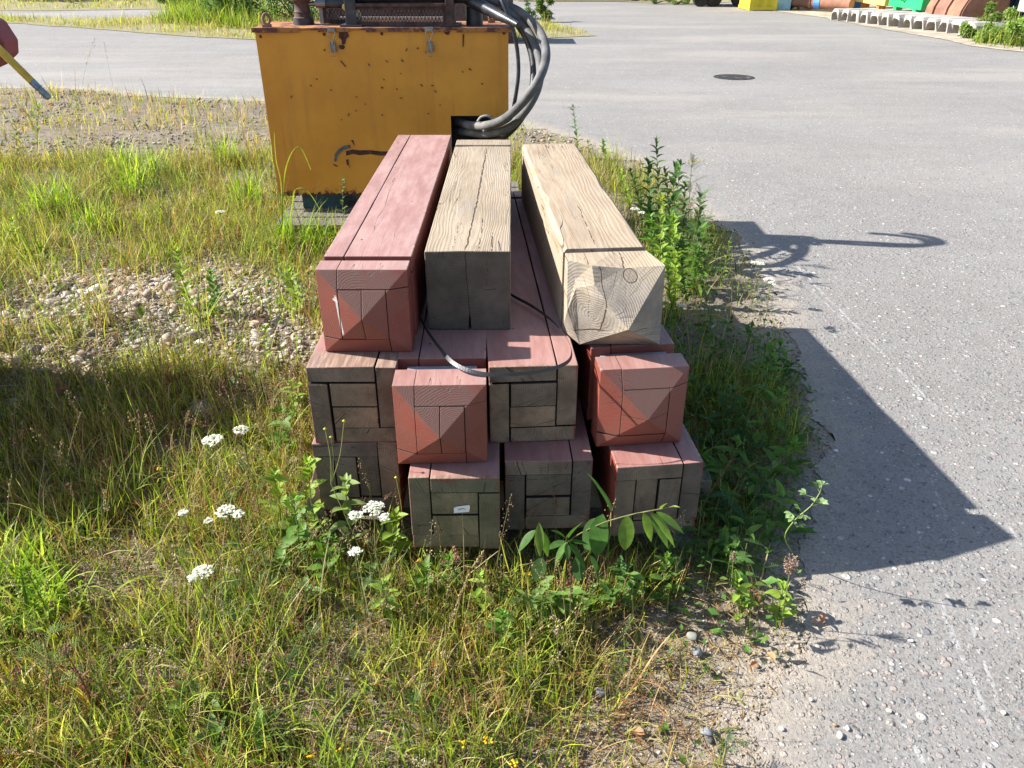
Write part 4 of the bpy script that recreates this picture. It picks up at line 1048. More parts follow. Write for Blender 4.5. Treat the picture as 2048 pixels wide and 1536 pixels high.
# first yellow container
A = at(1498, 22); x0, y0 = A.x, A.y
yc = thing('storage_container', 'small yellow corrugated container with a dark vent, standing at the far end of the yard', 'container', (x0, y0, 0))
q = MB(); corrugated(q, (0.12, 0.02), (0.68, 0.02), 0.1, 2.1); corrugated(q, (0.02, 1.2), (0.02, 0.12), 0.1, 2.1)
q.box((0.03, 0.1, 0.12), (0.68, 1.2, 2.08)); q.obj('walls', YC, yc)
q = MB(); q.box((0, 0, 0), (0.12, 0.12, 2.2)); q.box((0.68, 0, 0), (0.76, 0.12, 2.2)); q.box((0.121, 0.0, 0.02), (0.679, 0.1, 0.1)); q.box((0, 0.121, 0.02), (0.1, 1.2, 0.1)); q.box((0, 0, 2.201), (0.76, 1.25, 2.28)); q.obj('frame', YC, yc)
q = MB(); q.box((0.17, -0.012, 0.30), (0.30, 0.0, 0.52)); q.obj('vent', TYRE, yc)

# second yellow container on stubby feet
yc2 = thing('storage_container', 'plain yellow box container with a brown stain on orange feet, behind the troughs', 'container', (9.6, 22.35, 0.0))
q = MB(); q.box((0, 0, 0.22), (1.9, 1.95, 2.1)); q.obj('walls', simple('pale yellow paint', (0.68, 0.55, 0.14), 0.6, 0, 0.12, 0.9, 0.2, 12, ((0.50, 0.32, 0.10), 0.7)), yc2, bevel=0.02)
for xx, yy in ((0.05, 0.4), (0.05, 1.45), (1.6, 0.4), (1.6, 1.45)):
    q = MB(); q.box((xx, yy, 0), (xx + 0.18, yy + 0.16, 0.221)); q.obj('foot', ORP, yc2)
gc = thing('storage_container', 'bright green container with a coil of black hose hung on its side', 'container', (9.6, 20.3, 0.0))
q = MB(); q.box((0, 0, 0.24), (1.7, 1.8, 2.1)); q.obj('walls', GC, gc, bevel=0.02)
for xx, yy in ((0.02, 0.28), (0.02, 1.35), (1.5, 0.3), (1.5, 1.3)):
    q = MB(); q.box((xx, yy, 0), (xx + 0.16, yy + 0.16, 0.241)); q.obj('foot', GC, gc)
q = MB(); r2 = random.Random(3); pts = []
for i in range(110):
    a = i * 0.42; R = 0.36 + 0.07 * math.sin(i * 0.31) + r2.uniform(-.02, .02); pts.append((9.6 - 0.03 - 0.02 * (i % 3), 21.25 + R * 0.75 * math.cos(a), 0.92 + R * 1.15 * math.sin(a)))
q.tube(pts, 0.018, 6); tag(q.obj('hose_coil', BLACK, smooth=True), 'black hose coil hanging on the green container', 'hose coil')

# excavator bucket
bk = thing('digger_bucket', 'large rust brown digger bucket with two welded ribs, next to the green container', 'digger bucket', (9.75, 18.7, 0.0))
inn = [(0.95, 0.02), (0.16, 0.03), (0.04, 0.09), (0.0, 0.20), (0.02, 0.34), (0.09, 0.50), (0.21, 0.66), (0.38, 0.79), (0.60, 0.88), (0.85, 0.92)]
prof = inn + [(0.85, 0.96), (0.585, 0.92), (0.36, 0.825), (0.18, 0.685), (0.055, 0.515), (-0.02, 0.345), (-0.04, 0.195), (0.01, 0.065), (0.15, -0.008), (0.95, -0.008)]
q = MB(); q.prism(prof, 0.0, 1.75); q.obj('shell', BUCK, bk)
side = inn + [(0.98, 0.5)]
for yy in (-0.02, 1.751):
    q = MB(); q.prism(side, yy, yy + 0.0195); q.obj('side_plate', BUCK, bk)
rib = [(-0.041, 0.12), (-0.085, 0.20), (-0.065, 0.355), (0.015, 0.54), (0.15, 0.72), (0.34, 0.865), (0.58, 0.97), (0.585, 0.922), (0.36, 0.827), (0.18, 0.688), (0.054, 0.518), (-0.021, 0.348), (-0.041, 0.198)]
for yy in (0.55, 1.15):
    q = MB(); q.prism(rib, yy, yy + 0.05); q.box((-0.10, yy - 0.03, 0.10), (-0.03, yy + 0.08, 0.20)); q.obj('rib', BUCK, bk)

# dark blue skip and grey machine at the right edge
q = MB(); q.box((0, 0, -.01), (1.4, 1.8, 1.8)); q.box((-.05, -.05, 1.801), (1.45, 1.85, 1.9)); q.box((0.2, -.04, 0.1), (0.28, -0.001, 1.7))
o = q.obj('skip', DARKBL, bevel=0.02); o.location = (10.85, 19.1, 0); tag(o, 'dark blue skip in shade to the right of the rusty bucket', 'skip')
gm = thing('grey_machine', 'grey machine with a red board and orange hitch at the right edge of the yard', 'machine', (10.75, 17.0, 0))
q = MB(); q.box((0.0, 0, 0.34), (2.2, 1.4, 0.62)); q.box((0.06, 0.05, 0.621), (2.1, 1.3, 1.5)); q.obj('body', GREYP, gm, bevel=0.03)
q = MB(); q.prism([(0.18, 0.5), (0.50, 0.5), (0.62, 1.4), (0.30, 1.4)], -0.02, -0.001); q.obj('dark_recess', TYRE, gm)
q = MB(); q.prism([(0.29, 0.52), (0.40, 0.52), (0.52, 1.4), (0.41, 1.4)], -0.03, -0.021); q.obj('marker_board', PINKR, gm)
q = MB(); q.box((0.75, -0.015, 0.64), (1.9, 0.04, 1.3)); q.obj('window', TYRE, gm)
for xx in (0.34, 0.56):
    q = MB(); q.box((xx, -0.1, -0.01), (xx + 0.1, 0.14, 0.341)); q.obj('hitch_leg', ORP, gm, bevel=0.01)

# concrete troughs lying on their sides in a row
n_tr = 13
names = ['first', 'second', 'third', 'fourth', 'fifth', 'sixth', 'seventh', 'eighth', 'ninth', 'tenth', 'eleventh', 'twelfth', 'thirteenth']
P0, P1 = at(1668, 41), at(1935, 72)
def trough(loc, rz, label):
    mb = MB(); o_ = [(-0.20, 0), (-0.17, 0.20), (-0.12, 0.26), (0.12, 0.26), (0.17, 0.20), (0.20, 0), (0.145, 0), (0.125, 0.14), (0.085, 0.19), (-0.085, 0.19), (-0.125, 0.14), (-0.145, 0)]
    n = len(o_); R = random.Random(int(loc[1] * 1000))
    ys_ = [0, 0.05, 0.6, 1.0]; vs = []
    for y in ys_:
        vs += [(x * R.uniform(.96, 1.04), y + R.uniform(-.03, .03), z - 0.005 + (R.uniform(-.01, .012) if z else 0)) for x, z in o_]
    mb.add(vs, [(i * n + k, i * n + (k + 1) % n, (i + 1) * n + (k + 1) % n, (i + 1) * n + k) for i in range(3) for k in range(n)])
    b = 0
    for s_ in (0, 3 * n):
        for q4 in ((0, 1, 10, 11), (1, 2, 9, 10), (2, 3, 8, 9), (3, 4, 7, 8), (4, 5, 6, 7)): mb.f.append(tuple(s_ + i for i in q4)); mb.m.append(0)
    o = mb.obj('concrete_trough', CONC, bevel=0.012); o.location = loc; o.rotation_euler = (0, 0, rz); tag(o, label, 'trough', 'arched concrete troughs along the yard edge')
for i in range(n_tr):
    f = i / (n_tr - 1); p = P0.lerp(P1, f); rz = -PI / 2 + 0.12 + random.uniform(-0.1, 0.1)
    trough((p.x, p.y, 0), rz, 'upturned pale concrete trough, %s from the rusty pipe end of the row' % names[i])

# pipe, pale blue post, blue skip
q = MB(); a, b = at(1580, 20), at(1700, 27); a.z = b.z = 0.22; q.tube([a, a.lerp(b, .33), a.lerp(b, .335), a.lerp(b, .37), a.lerp(b, .375), b], [.14, .14, .17, .17, .14, .14], 16)
pp = q.obj('steel_pipe', BUCK, smooth=True); tag(pp, 'long rust brown steel pipe with a blue band lying across the yard edge', 'pipe')
q = MB(); q.tube([a.lerp(b, .42), a.lerp(b, .52)], 0.155, 16); q.obj('blue_band', BLUEP, pp)
q = MB(); q.tube([a + (a - b) * .08, a], [.2, .24], 16); q.obj('black_end_cap', TYRE, pp)
q = MB(); q.box((-.01, -.14, -.0), (.3, .14, .1)); 
o = q.obj('pipe_block', GREYWOOD); o.location = a.lerp(b, .15) + Vector((0, 0, -.22)); tag(o, 'wooden block under the near end of the rusty pipe', 'block')
q = MB(); q.box((-.01, -.14, -.0), (.3, .14, .1)); o = q.obj('pipe_block', GREYWOOD); o.location = a.lerp(b, .85) + Vector((0, 0, -.22)); tag(o, 'wooden block under the far end of the rusty pipe, by the yellow box', 'block')
def slab(name, px, py, wd, dp, hh, mat, label, cat):
    p = at(px, py); q = MB(); q.box((0, 0, -0.01), (wd, dp, hh)); q.box((0.05, -0.02, hh * .3), (wd - .05, -.001, hh * .36)); q.box((-.03, -.03, hh + .001), (wd + .03, dp + .03, hh + .08))
    o = q.obj(name, mat, bevel=0.015); o.location = p; tag(o, label, cat); return o
slab('locker', 1548, 21, .45, .5, 1.4, LBLUE, 'pale blue metal locker squeezed beside the yellow corrugated container', 'locker')
slab('tank', 1560, 17, 1.0, .8, 1.5, YC, 'yellow tank standing behind the black end of the pipe', 'tank')
slab('bin', 1690, 17, .6, .6, 1.2, BLUEP, 'blue waste bin between the pipe and the yellow box', 'bin')
q = MB(); a, b = at(1618, 13), at(1706, 17); a.z, b.z = 0.62, 0.42; q.tube([a, b], 0.11, 10); o = q.obj('steel_beam', BUCK, smooth=True); tag(o, 'rust brown steel boom resting behind the long pipe', 'boom')
for f in (.12, .8):
    p = a.lerp(b, f); q = MB(); q.prism([(-.12, 0), (.12, 0), (.05, p.z - .1), (-.05, p.z - .1)], -.1, .1); o2 = q.obj('stand', ORP, o); o2.location = (p.x, p.y, 0)
# maroon wagon
mw = thing('flat_wagon', 'maroon flat wagon on black wheels at the far side of the yard', 'wagon', (at(1382, 14).x, at(1382, 14).y, 0))
q = MB(); q.box((-0.1, 0, 0.42), (1.95, 1.5, 0.85)); q.box((-0.1, 0.1, 0.851), (1.95, 1.4, 1.6)); q.obj('body', MAROON, mw, bevel=0.02)
for x in (0.3, 0.68, 1.45, 1.78):
    q = MB(); q.lathe([(0.0, -0.12), (0.22, -0.12), (0.24, -0.08), (0.24, 0.08), (0.22, 0.12), (0, 0.12)], 20, c=(x, 0.15, 0.235), M=Matrix.Rotation(PI / 2, 4, 'X')); q.obj('wheel', TYRE, mw, smooth=True)
bm_ = thing('steel_girder', 'long dark red girder lying on blocks at the top of the yard', 'girder', (at(1030, 3).x, at(1030, 3).y, 0))
q = MB(); q.box((0, 0, 0.10), (4.4, 0.35, 0.16)); q.box((0, 0.14, 0.161), (4.4, 0.2, 0.5)); q.box((0, 0, 0.501), (4.4, 0.35, 0.56)); q.obj('beam', BROWN, bm_)
for x in (0.3, 3.9): q = MB(); q.box((x, -0.05, -.0), (x + .2, .4, .1)); q.obj('block', GREYWOOD, bm_)
# brown crate behind the cabinet, casts the shadow strip on the road
q = MB(); q.box((0, 0, -.01), (3.3, 0.9, 0.86)); q.box((-.03, -.03, 0.861), (3.33, .93, .9)); [q.box((i * .55, -.03, .0), (i * .55 + .1, -.001, .86)) for i in range(7)]
o = q.obj('timber_crate', BROWN, bevel=0.005); o.location = (-3.38, 15.5, 0); tag(o, 'long dark brown crate mostly hidden behind the orange cabinet', 'crate')
q = MB(); q.box((0, 0, -.01), (1.6, .5, .75)); q.box((-.03, -.03, .751), (1.63, .53, .8)); o = q.obj('timber_crate', BROWN); o.location = (-1.65, 21.2, 0); tag(o, 'low brown crate farther off behind the cabinet', 'crate')
# white bars far left
for i, (pa, pb) in enumerate((((78, 0), (150, 9)), ((86, -3), (164, 7)), ((112, -3), (140, 8)), ((222, -4), (262, 8)), ((236, -5), (266, 5)))):
    a, b = at(*pa), at(*pb); a.z = b.z = 0.16; q = MB(); q.tube([a, b], 0.035, 6)
    tag(q.obj('white_pipe', WHT), ['white pipe on the far verge, longest of the left bundle', 'white pipe on the far verge, behind the longest one', 'white pipe lying crosswise in the left bundle', 'white pipe, nearer one of the far pair', 'white pipe, farther one of the far pair'][i], 'pipe', 'white pipes on the far verge')
    for k, p in enumerate((a, b)):
        pass
q = MB()
for (px, py, w_) in ((120, 4, 2.6), (246, 1, 1.6)):
    p = at(px, py); q.box((p.x - w_ / 2, p.y - .1, -.01), (p.x + w_ / 2, p.y + .1, .125))
    o = q.obj('timber_bearer', GREYWOOD); q = MB(); tag(o, 'timber bearer under the %s white pipes' % ('left' if px < 200 else 'right hand'), 'bearer')

# cast iron drain cover in the asphalt
c = at(1468, 155); q = MB()
dm = simple('dusty iron', (0.022, 0.020, 0.020), 0.8, 0.1, 0.4, 20, 0.8, 60, ((0.16, 0.14, 0.12), 0.8))
q.lathe([(0.27, 0.0), (0.27, 0.003), (0.242, 0.004), (0.238, 0.001), (0.23, 0.001), (0.226, 0.004), (0.0, 0.004)], 32)
o = q.obj('drain_cover', dm); o.location = (c.x, c.y, 0.0035); tag(o, 'round dark drain cover set in the asphalt', 'drain cover')

# ------------------------------------------------------------ vegetation
GRASSM = leafmat('grass blades', 0.5, 0.42, 0.2)
DRYM = leafmat('dry stalks', 0.75, 0.2, 0.15)
LEAFM = leafmat('weed leaves', 0.5, 0.42, 0.2)
STEMM = leafmat('stems', 0.6, 0.0, 0.3)
PETAL = leafmat('white petals', 0.7, 0.25, 0.1)
def lin(*c): return np.array(c, float)


def rotm(yaw, pitch, roll):
    cy, sy, cp, sp, cr, sr = np.cos(yaw), np.sin(yaw), np.cos(pitch), np.sin(pitch), np.cos(roll), np.sin(roll)
    n = len(yaw); R = np.zeros((n, 3, 3)); z0 = np.zeros(n); o = np.ones(n)
    Rz = np.stack([np.stack([cy, -sy, z0], -1), np.stack([sy, cy, z0], -1), np.stack([z0, z0, o], -1)], 1)
    Rx = np.stack([np.stack([o, z0, z0], -1), np.stack([z0, cp, -sp], -1), np.stack([z0, sp, cp], -1)], 1)
    Ry = np.stack([np.stack([cr, z0, sr], -1), np.stack([z0, o, z0], -1), np.stack([-sr, z0, cr], -1)], 1)
    return Rz @ Rx @ Ry


def inst(T, pos, yaw, pitch, roll, sc, col, grad=0.0):
    """copies of template T=(V,F) -> V, F, C"""
    V, Fq = T; n = len(pos); pos = np.asarray(pos, float)
    b = lambda a: np.broadcast_to(np.asarray(a, float), (n,))
    R = rotm(b(yaw), b(pitch), b(roll)); sc = np.broadcast_to(np.asarray(sc, float), (n, 3))
    P = np.einsum('nij,nvj->nvi', R, V[None] * sc[:, None, :]) + pos[:, None, :]
    k = len(V); Fo = (Fq[None] + (np.arange(n) * k)[:, None, None]).reshape(-1, Fq.shape[1])
    C = np.repeat(np.broadcast_to(np.asarray(col, float), (n, 3))[:, None, :], k, 1)
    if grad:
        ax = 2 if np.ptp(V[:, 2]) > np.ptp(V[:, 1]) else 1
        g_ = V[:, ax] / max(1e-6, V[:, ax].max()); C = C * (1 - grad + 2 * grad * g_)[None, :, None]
    return P.reshape(-1, 3), Fo, C.reshape(-1, 3)


class Acc:
    def __init__(self): self.V = []; self.F = []; self.C = []; self.n = 0
    def add(self, vfc):
        V, Fq, C = vfc; self.V.append(V); self.F.append(Fq + self.n); self.C.append(C); self.n += len(V)
    def obj(self, name, mat, parent=None, loc=None, smooth=True):
        if not self.V: return None
        V = np.concatenate(self.V)
        if loc is not None: V = V - np.array(loc)[None]
        return npmesh(name, V, np.concatenate(self.F), mat, np.concatenate(self.C), smooth, parent)


def blade_T(curve, n=4, fold=0.0, kink=None, tip=0.06):
    V = []; z = y = 0.0; a = 0.0
    for i in range(n + 1):
        t_ = i / n; w_ = (1 - t_ ** 2.2) * (1 - tip) + tip * 0.3
        if i:
            a += curve / n * (1.6 if kink and i / n > kink else 1.0); z += math.cos(a) / n; y += math.sin(a) / n
        V += [(-w_ / 2, y, z), (w_ / 2, y, z)]
    return np.array(V), np.array([(2 * i, 2 * i + 1, 2 * i + 3, 2 * i + 2) for i in range(n)])

def leaf_T(shape='lance', n=6, droop=0.25, fold=0.12):
    V = []
    for i in range(n + 1):
        t_ = i / n
        w_ = {'lance': math.sin(PI * min(1, t_ ** 0.8)) ** 0.9, 'oval': math.sin(PI * t_ ** 0.9) ** 0.65, 'obov': math.sin(PI * t_ ** 1.6) ** 0.7}[shape] if 0 < i < n else 0.03
        z = -droop * t_ ** 2; V += [(-w_ / 2, t_, z + fold * w_), (0, t_, z), (w_ / 2, t_, z + fold * w_)]
    Fq = []
    for i in range(n): Fq += [(3 * i, 3 * i + 1, 3 * i + 4, 3 * i + 3), (3 * i + 1, 3 * i + 2, 3 * i + 5, 3 * i + 4)]
    return np.array(V), np.array(Fq)

def fern_T(pairs=10, lw=0.035, ll=0.22, droop=0.35, toothed=False):
    V = []; Fq = []
    def quadstrip(p, d, w_, L):
        side = np.array([d[1], -d[0], 0.0]); side /= np.linalg.norm(side) + 1e-9; b = len(V)
        for s_, ww in ((0, .5), (.5, 1), (1, .12)):
            c_ = p + d * L * s_ + np.array([0, 0, -0.15 * L * s_ ** 2]); V.append(c_ - side * w_ * ww / 2); V.append(c_ + side * w_ * ww / 2)
        Fq.extend([(b, b + 1, b + 3, b + 2), (b + 2, b + 3, b + 5, b + 4)])
    zf = lambda t_: -droop * t_ ** 2
    for i in range(5):
        p = np.array([0, i / 5, zf(i / 5)]); q = np.array([0, (i + 1) / 5, zf((i + 1) / 5)]); quadstrip(p, (q - p) / np.linalg.norm(q - p), 0.02, np.linalg.norm(q - p))
    for i in range(pairs):
        t_ = 0.15 + 0.85 * i / pairs; L = ll * math.sin(PI * (0.18 + 0.78 * t_)) + 0.03
        for s_ in (-1, 1):
            d = np.array([s_ * 0.82, 0.57, 0.06]); quadstrip(np.array([0, t_, zf(t_)]), d, lw, L)
    quadstrip(np.array([0, 1.0, zf(1.0)]), np.array([0.01, 1, 0]), lw, 0.08)
    return np.array(V), np.array(Fq)

def octa_T():
    V = np.array([(1, 0, 0), (0, 1, 0), (-1, 0, 0), (0, -1, 0), (0, 0, 1), (0, 0, -1)], float)
    Fq = np.array([(0, 1, 4), (1, 2, 4), (2, 3, 4), (3, 0, 4), (1, 0, 5), (2, 1, 5), (3, 2, 5), (0, 3, 5)]); return V, Fq

def stone_T(seed, sub=2):
    bm = bmesh.new(); bmesh.ops.create_icosphere(bm, subdivisions=sub, radius=1.0)
    V = np.array([v.co[:] for v in bm.verts]); Fq = np.array([[v.index for v in f.verts] for f in bm.faces]); bm.free()
    r = np.random.default_rng(seed); 
    for k in range(8):
        d = r.normal(size=3); d /= np.linalg.norm(d); c_ = r.uniform(0.42, 0.8); dd = V @ d
        V = V - np.clip(dd - c_, 0, 9)[:, None] * d[None] * 0.85
    V += 0.06 * np.sin(V[:, [1, 2, 0]] * 3 + r.uniform(0, 6, 3)); return V, Fq

BL = [blade_T(c_, kink=k_) for c_, k_ in ((0.15, None), (0.5, None), (0.9, None), (1.4, None), (0.5, 0.6), (1.0, 0.5))]
BLONG = [blade_T(c_, 7, kink=k_) for c_, k_ in ((0.35, None), (0.8, None), (1.3, 0.5), (2.0, 0.55))]
LL, LO, LB = leaf_T('lance', 6, 0.25), leaf_T('oval', 5, 0.2), leaf_T('obov', 5, 0.15)
FERN, YARL = fern_T(10), fern_T(16, 0.02, 0.13, 0.3)
TINYL = leaf_T('oval', 2, 0.1, 0.1)

GREENS = np.array([(0.12, 0.205, 0.024), (0.22, 0.315, 0.034), (0.34, 0.40, 0.052), (0.075, 0.125, 0.024), (0.46, 0.46, 0.12)])
DRYS = np.array([(0.42, 0.32, 0.15), (0.33, 0.225, 0.095), (0.50, 0.41, 0.22), (0.23, 0.125, 0.055), (0.34, 0.15, 0.055)])
def palette(P, n, w_=None, var=0.2):
    i = rng.choice(len(P), n, p=None if w_ is None else np.array(w_) / sum(w_)); return P[i] * (1 + rng.uniform(-var, var, (n, 1)))

PILE = lambda x, y, m=0.0: (np.abs(x + 0.0) < 0.52 + m) & (y > 1.74 - m) & (y < 3.45 + m)
PALF = lambda x, y: (x > -1.34) & (x < 0.08) & (y > 4.24) & (y < 5.2)
dirt_c = [(at(1400, 1390), 0.33, 0.28, 0.9), (at(1330, 1260), 0.2, 0.1, 0.75), (at(1440, 595), 0.28, 0.55, 0.8), (at(330, 1340), 0.20, 0.07, 0.6), (at(1150, 1480), 0.16, 0.1, 0.5)]

def density(x, y):
    sd = sdist(x, y, VEG) + (fbm(x * 9, y * 9, 4) - .5) * 0.12
    d = np.clip((sd + 0.005) / 0.07, 0, 1) * (0.35 + 0.65 * np.clip(sd / 0.3, 0, 1))
    d = d * (0.22 + 1.45 * np.clip((fbm(x * 3.1, y * 3.1, 11) - 0.34) * 2.8, 0, 1))
    for c_, rx, ry, k_ in dirt_c:
        e_ = ((x - c_.x) / rx) ** 2 + ((y - c_.y) / ry) ** 2; d = d * (1 - k_ * np.exp(-e_ ** 2))
    d = d * (1 - 0.86 * np.clip(stones_mound(x, y) * 1.5 - 0.2, 0, 1) * (fbm(x * 3.3, y * 3.3, 71) > .40))
    d = np.where(y > 5.4, d * (0.36 + 0.64 * np.clip((6.6 - y) / 1.2, 0, 1)), d)
    d = np.where((x > .45) & (y < 3.2), d * .6, d)
    d = np.where(PILE(x, y) | PALF(x, y), 0, d)
    return d

def sample(n, x0, x1, y0, y1, dens=None, frustum=True):
    x = rng.uniform(x0, x1, n); y = rng.uniform(y0, y1, n)
    if frustum:
        k = np.abs(x) < (y * 0.874 + H * 0.486) * 0.6564 + 0.85; x, y = x[k], y[k]
    d = (dens or density)(x, y); k = rng.random(len(x)) < d; x, y = x[k], y[k]
    return x, y, ground_z(x, y)

def grass(name, n, box, hmu, wd, cols, weights, mat, T=BL, tilt=0.45, hsig=0.35, dens=None, kind_label=None, dark=None):
    x, y, z = sample(n, *box, dens=dens); n = len(x); A = Acc()
    h = hmu * np.exp(rng.normal(0, hsig, n)) * (0.65 + 0.7 * fbm(x * 2.3, y * 2.3, 21))
    sd = sdist(x, y, VEG); h *= np.clip(0.35 + sd / 0.35, 0.3, 1) * np.where((np.abs(x) < .56) & (y > 1.58) & (y < 2), .45, 1)
    C = palette(cols, n, weights); pt = np.clip((fbm(x * 2.1 + 5, y * 2.1, 81) - .38) * 4, 0, 1)[:, None]; C = C * (1 - pt) + C * np.array([[1.10, .95, .95]]) * pt
    ti = rng.integers(0, len(T), n)
    for k in range(len(T)):
        m = ti == k; q = m.sum()
        A.add(inst(T[k], np.stack([x[m], y[m], z[m] - 0.004], 1), rng.uniform(0, 2 * PI, q), rng.normal(0, tilt, q), rng.normal(0, .15, q),
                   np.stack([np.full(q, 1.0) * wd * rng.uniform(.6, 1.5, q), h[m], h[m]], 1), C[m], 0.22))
    o = A.obj(name, mat); return tag(o, kind_label, 'grass', None, 'stuff')

near = (-2.6, 1.45, 0.75, 2.75); mid = (-4.6, 1.5, 2.6, 6.4); farb = (-8.0, 1.2, 6.0, 10.4)
grass('green_grass', 66000, near, 0.085, 0.0034, GREENS, (3, 6, 6, 2.5, 3), GRASSM, kind_label='fine green grass covering the near ground round the stack')
grass('dry_grass', 36000, near, 0.095, 0.0020, DRYS, (5, 4, 4, 3, 2.5), DRYM, tilt=0.6, kind_label='dry tan and rusty grass stalks mixed through the near grass')
grass('green_grass', 70000, mid, 0.12, 0.0040, GREENS, (3, 5, 6, 3, 4), GRASSM, kind_label='taller yellow green grass between the stones and the cabinet')
grass('dry_grass', 42000, mid, 0.14, 0.0026, DRYS, (6, 4, 5, 3, 1.5), DRYM, tilt=0.55, kind_label='pale dry grass round the pile of stones')
grass('sparse_grass', 34000, farb, 0.11, 0.0065, np.concatenate([GREENS, DRYS]), (2, 3, 4, 2, 4, 4, 3, 4, 1, 1), GRASSM, tilt=0.5, kind_label='thin grass on the gravelly strip in front of the road')

# litter lying flat
x, y, z = sample(74000, *near, dens=lambda x, y: np.where(PILE(x, y), 0, np.clip(sdist(x, y, VEG) / 0.15, 0, 1)) * 0.75); n = len(x)
A = Acc(); A.add(inst(BL[1], np.stack([x, y, z + rng.uniform(0.001, 0.016, n)], 1), rng.uniform(0, 2 * PI, n), PI / 2 * -1 + rng.normal(0, .22, n), rng.normal(0, .6, n),
                     np.stack([rng.uniform(.0012, .0032, n), rng.uniform(.02, .075, n), rng.uniform(.02, .075, n)], 1), palette(DRYS * 0.85, n, (4, 4, 3, 3, 1))))
tag(A.obj('dead_straw', DRYM), 'dead straw and stems lying between the blades of grass', 'straw', None, 'stuff')

x, y, z = sample(9000, -3.3, -.6, 2.2, 4.3, dens=lambda x, y: stones_mound(x, y) * .8 * np.clip((fbm(x * 3, y * 3, 61) - .45) * 5, 0, 1)); n = len(x)
A = Acc(); A.add(inst(BL[1], np.stack([x, y, z + rng.uniform(0.008, 0.05, n)], 1), rng.uniform(0, 2 * PI, n), -PI / 2 + rng.normal(0.1, .3, n), rng.normal(0, .6, n),
                     np.stack([rng.uniform(.002, .004, n), rng.uniform(.06, .2, n), rng.uniform(.06, .2, n)], 1), palette(DRYS * 1.0, n, (5, 4, 4, 2, 1))))
tag(A.obj('dead_straw', DRYM), 'pale dead straw lying over the heap of stones', 'straw', None, 'stuff')

# low ground cover
def cover(name, n, box, size, cols, wts, lab, dens=None, T=TINYL, zr=0.03, pit=(0.1, 0.45)):
    x, y, z = sample(n, *box, dens=dens); n = len(x); A = Acc(); s_ = size * np.exp(rng.normal(0, .4, n))
    A.add(inst(T, np.stack([x, y, z + rng.uniform(0.002, zr, n)], 1), rng.uniform(0, 2 * PI, n), rng.normal(*pit, n), rng.normal(0, .35, n),
               np.stack([s_ * .55, s_, s_], 1), palette(cols, n, wts)))
    return tag(A.obj(name, LEAFM), lab, 'ground cover', None, 'stuff')
WEED = np.array([(0.06, 0.12, 0.02), (0.10, 0.18, 0.03), (0.16, 0.23, 0.04), (0.045, 0.085, 0.02), (0.20, 0.13, 0.05), (0.16, 0.05, 0.03)])
cover('ground_cover', 26000, near, 0.013, WEED, (4, 6, 5, 3, 1, .7), 'tiny round leaves and moss between the near grass', zr=0.035)
cover('ground_cover', 30000, mid, 0.020, WEED, (4, 5, 6, 3, 1, .4), 'small leaves growing low between stones and taller grass', zr=0.06)
strip = lambda x, y: np.clip(sdist(x, y, VEG) / 0.1, 0, 1) * ((x > 0.35) & ~PILE(x, y)) * (0.4 + 0.6 * (y > 1.55))
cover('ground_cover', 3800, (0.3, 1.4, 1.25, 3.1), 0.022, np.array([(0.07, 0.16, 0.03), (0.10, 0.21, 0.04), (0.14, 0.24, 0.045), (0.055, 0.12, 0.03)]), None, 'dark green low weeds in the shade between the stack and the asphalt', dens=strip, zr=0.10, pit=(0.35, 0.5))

# tufts of long coarse grass
def tuft(base, n, h, spread, wd, cols, wts=None, T=BLONG, mat=GRASSM, A=None, lean=(0, 0)):
    yaw = rng.uniform(0, 2 * PI, n); C = palette(cols, n, wts); own = A is None; A = A or Acc()
    ti = rng.integers(0, len(T), n); p = np.array(base)[None] + np.stack([rng.normal(0, spread, n), rng.normal(0, spread, n), np.zeros(n)], 1)
    hh = h * rng.uniform(.55, 1.1, n)
    for k in range(len(T)):
        m = ti == k
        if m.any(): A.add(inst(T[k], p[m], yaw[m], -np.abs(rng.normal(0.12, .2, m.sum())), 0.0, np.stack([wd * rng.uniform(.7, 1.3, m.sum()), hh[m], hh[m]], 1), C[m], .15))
    return A
A = Acc(); mids = []
for k in range(420):
    x = rng.uniform(-3.6, 1.1); y = rng.uniform(2.6, 6.3)
    if float(density(np.array([x]), np.array([y]))[0]) * (1.6 if x < 0 else 0.4) < rng.random(): continue
    dry = rng.random() < 0.35
    tuft((x, y, float(ground_z(np.array([x]), np.array([y]))[0])), int(rng.integers(10, 34)), rng.uniform(.16, .36), .03, .0045, DRYS if dry else GREENS, None, A=A)
tag(A.obj('tall_grass', GRASSM), 'long coarse grass growing in clumps left of the stack', 'grass', None, 'stuff')
A = Acc()
for k in range(900):
    x = rng.uniform(-2.3, 1.0); y = rng.uniform(0.95, 2.7)
    if x > 0.2 and rng.random() < 0.4: continue
    if float(density(np.array([x]), np.array([y]))[0]) < rng.random() * 1.2: continue
    dry = rng.random() < 0.28
    tuft((x, y, 0), int(rng.integers(4, 16)), rng.uniform(.10, .27) * (1.0 if x < -.3 else .7), .016, .0040, DRYS if dry else GREENS, None, A=A)
tag(A.obj('tall_grass', GRASSM), 'longer blades of grass standing up in the foreground', 'grass', None, 'stuff')

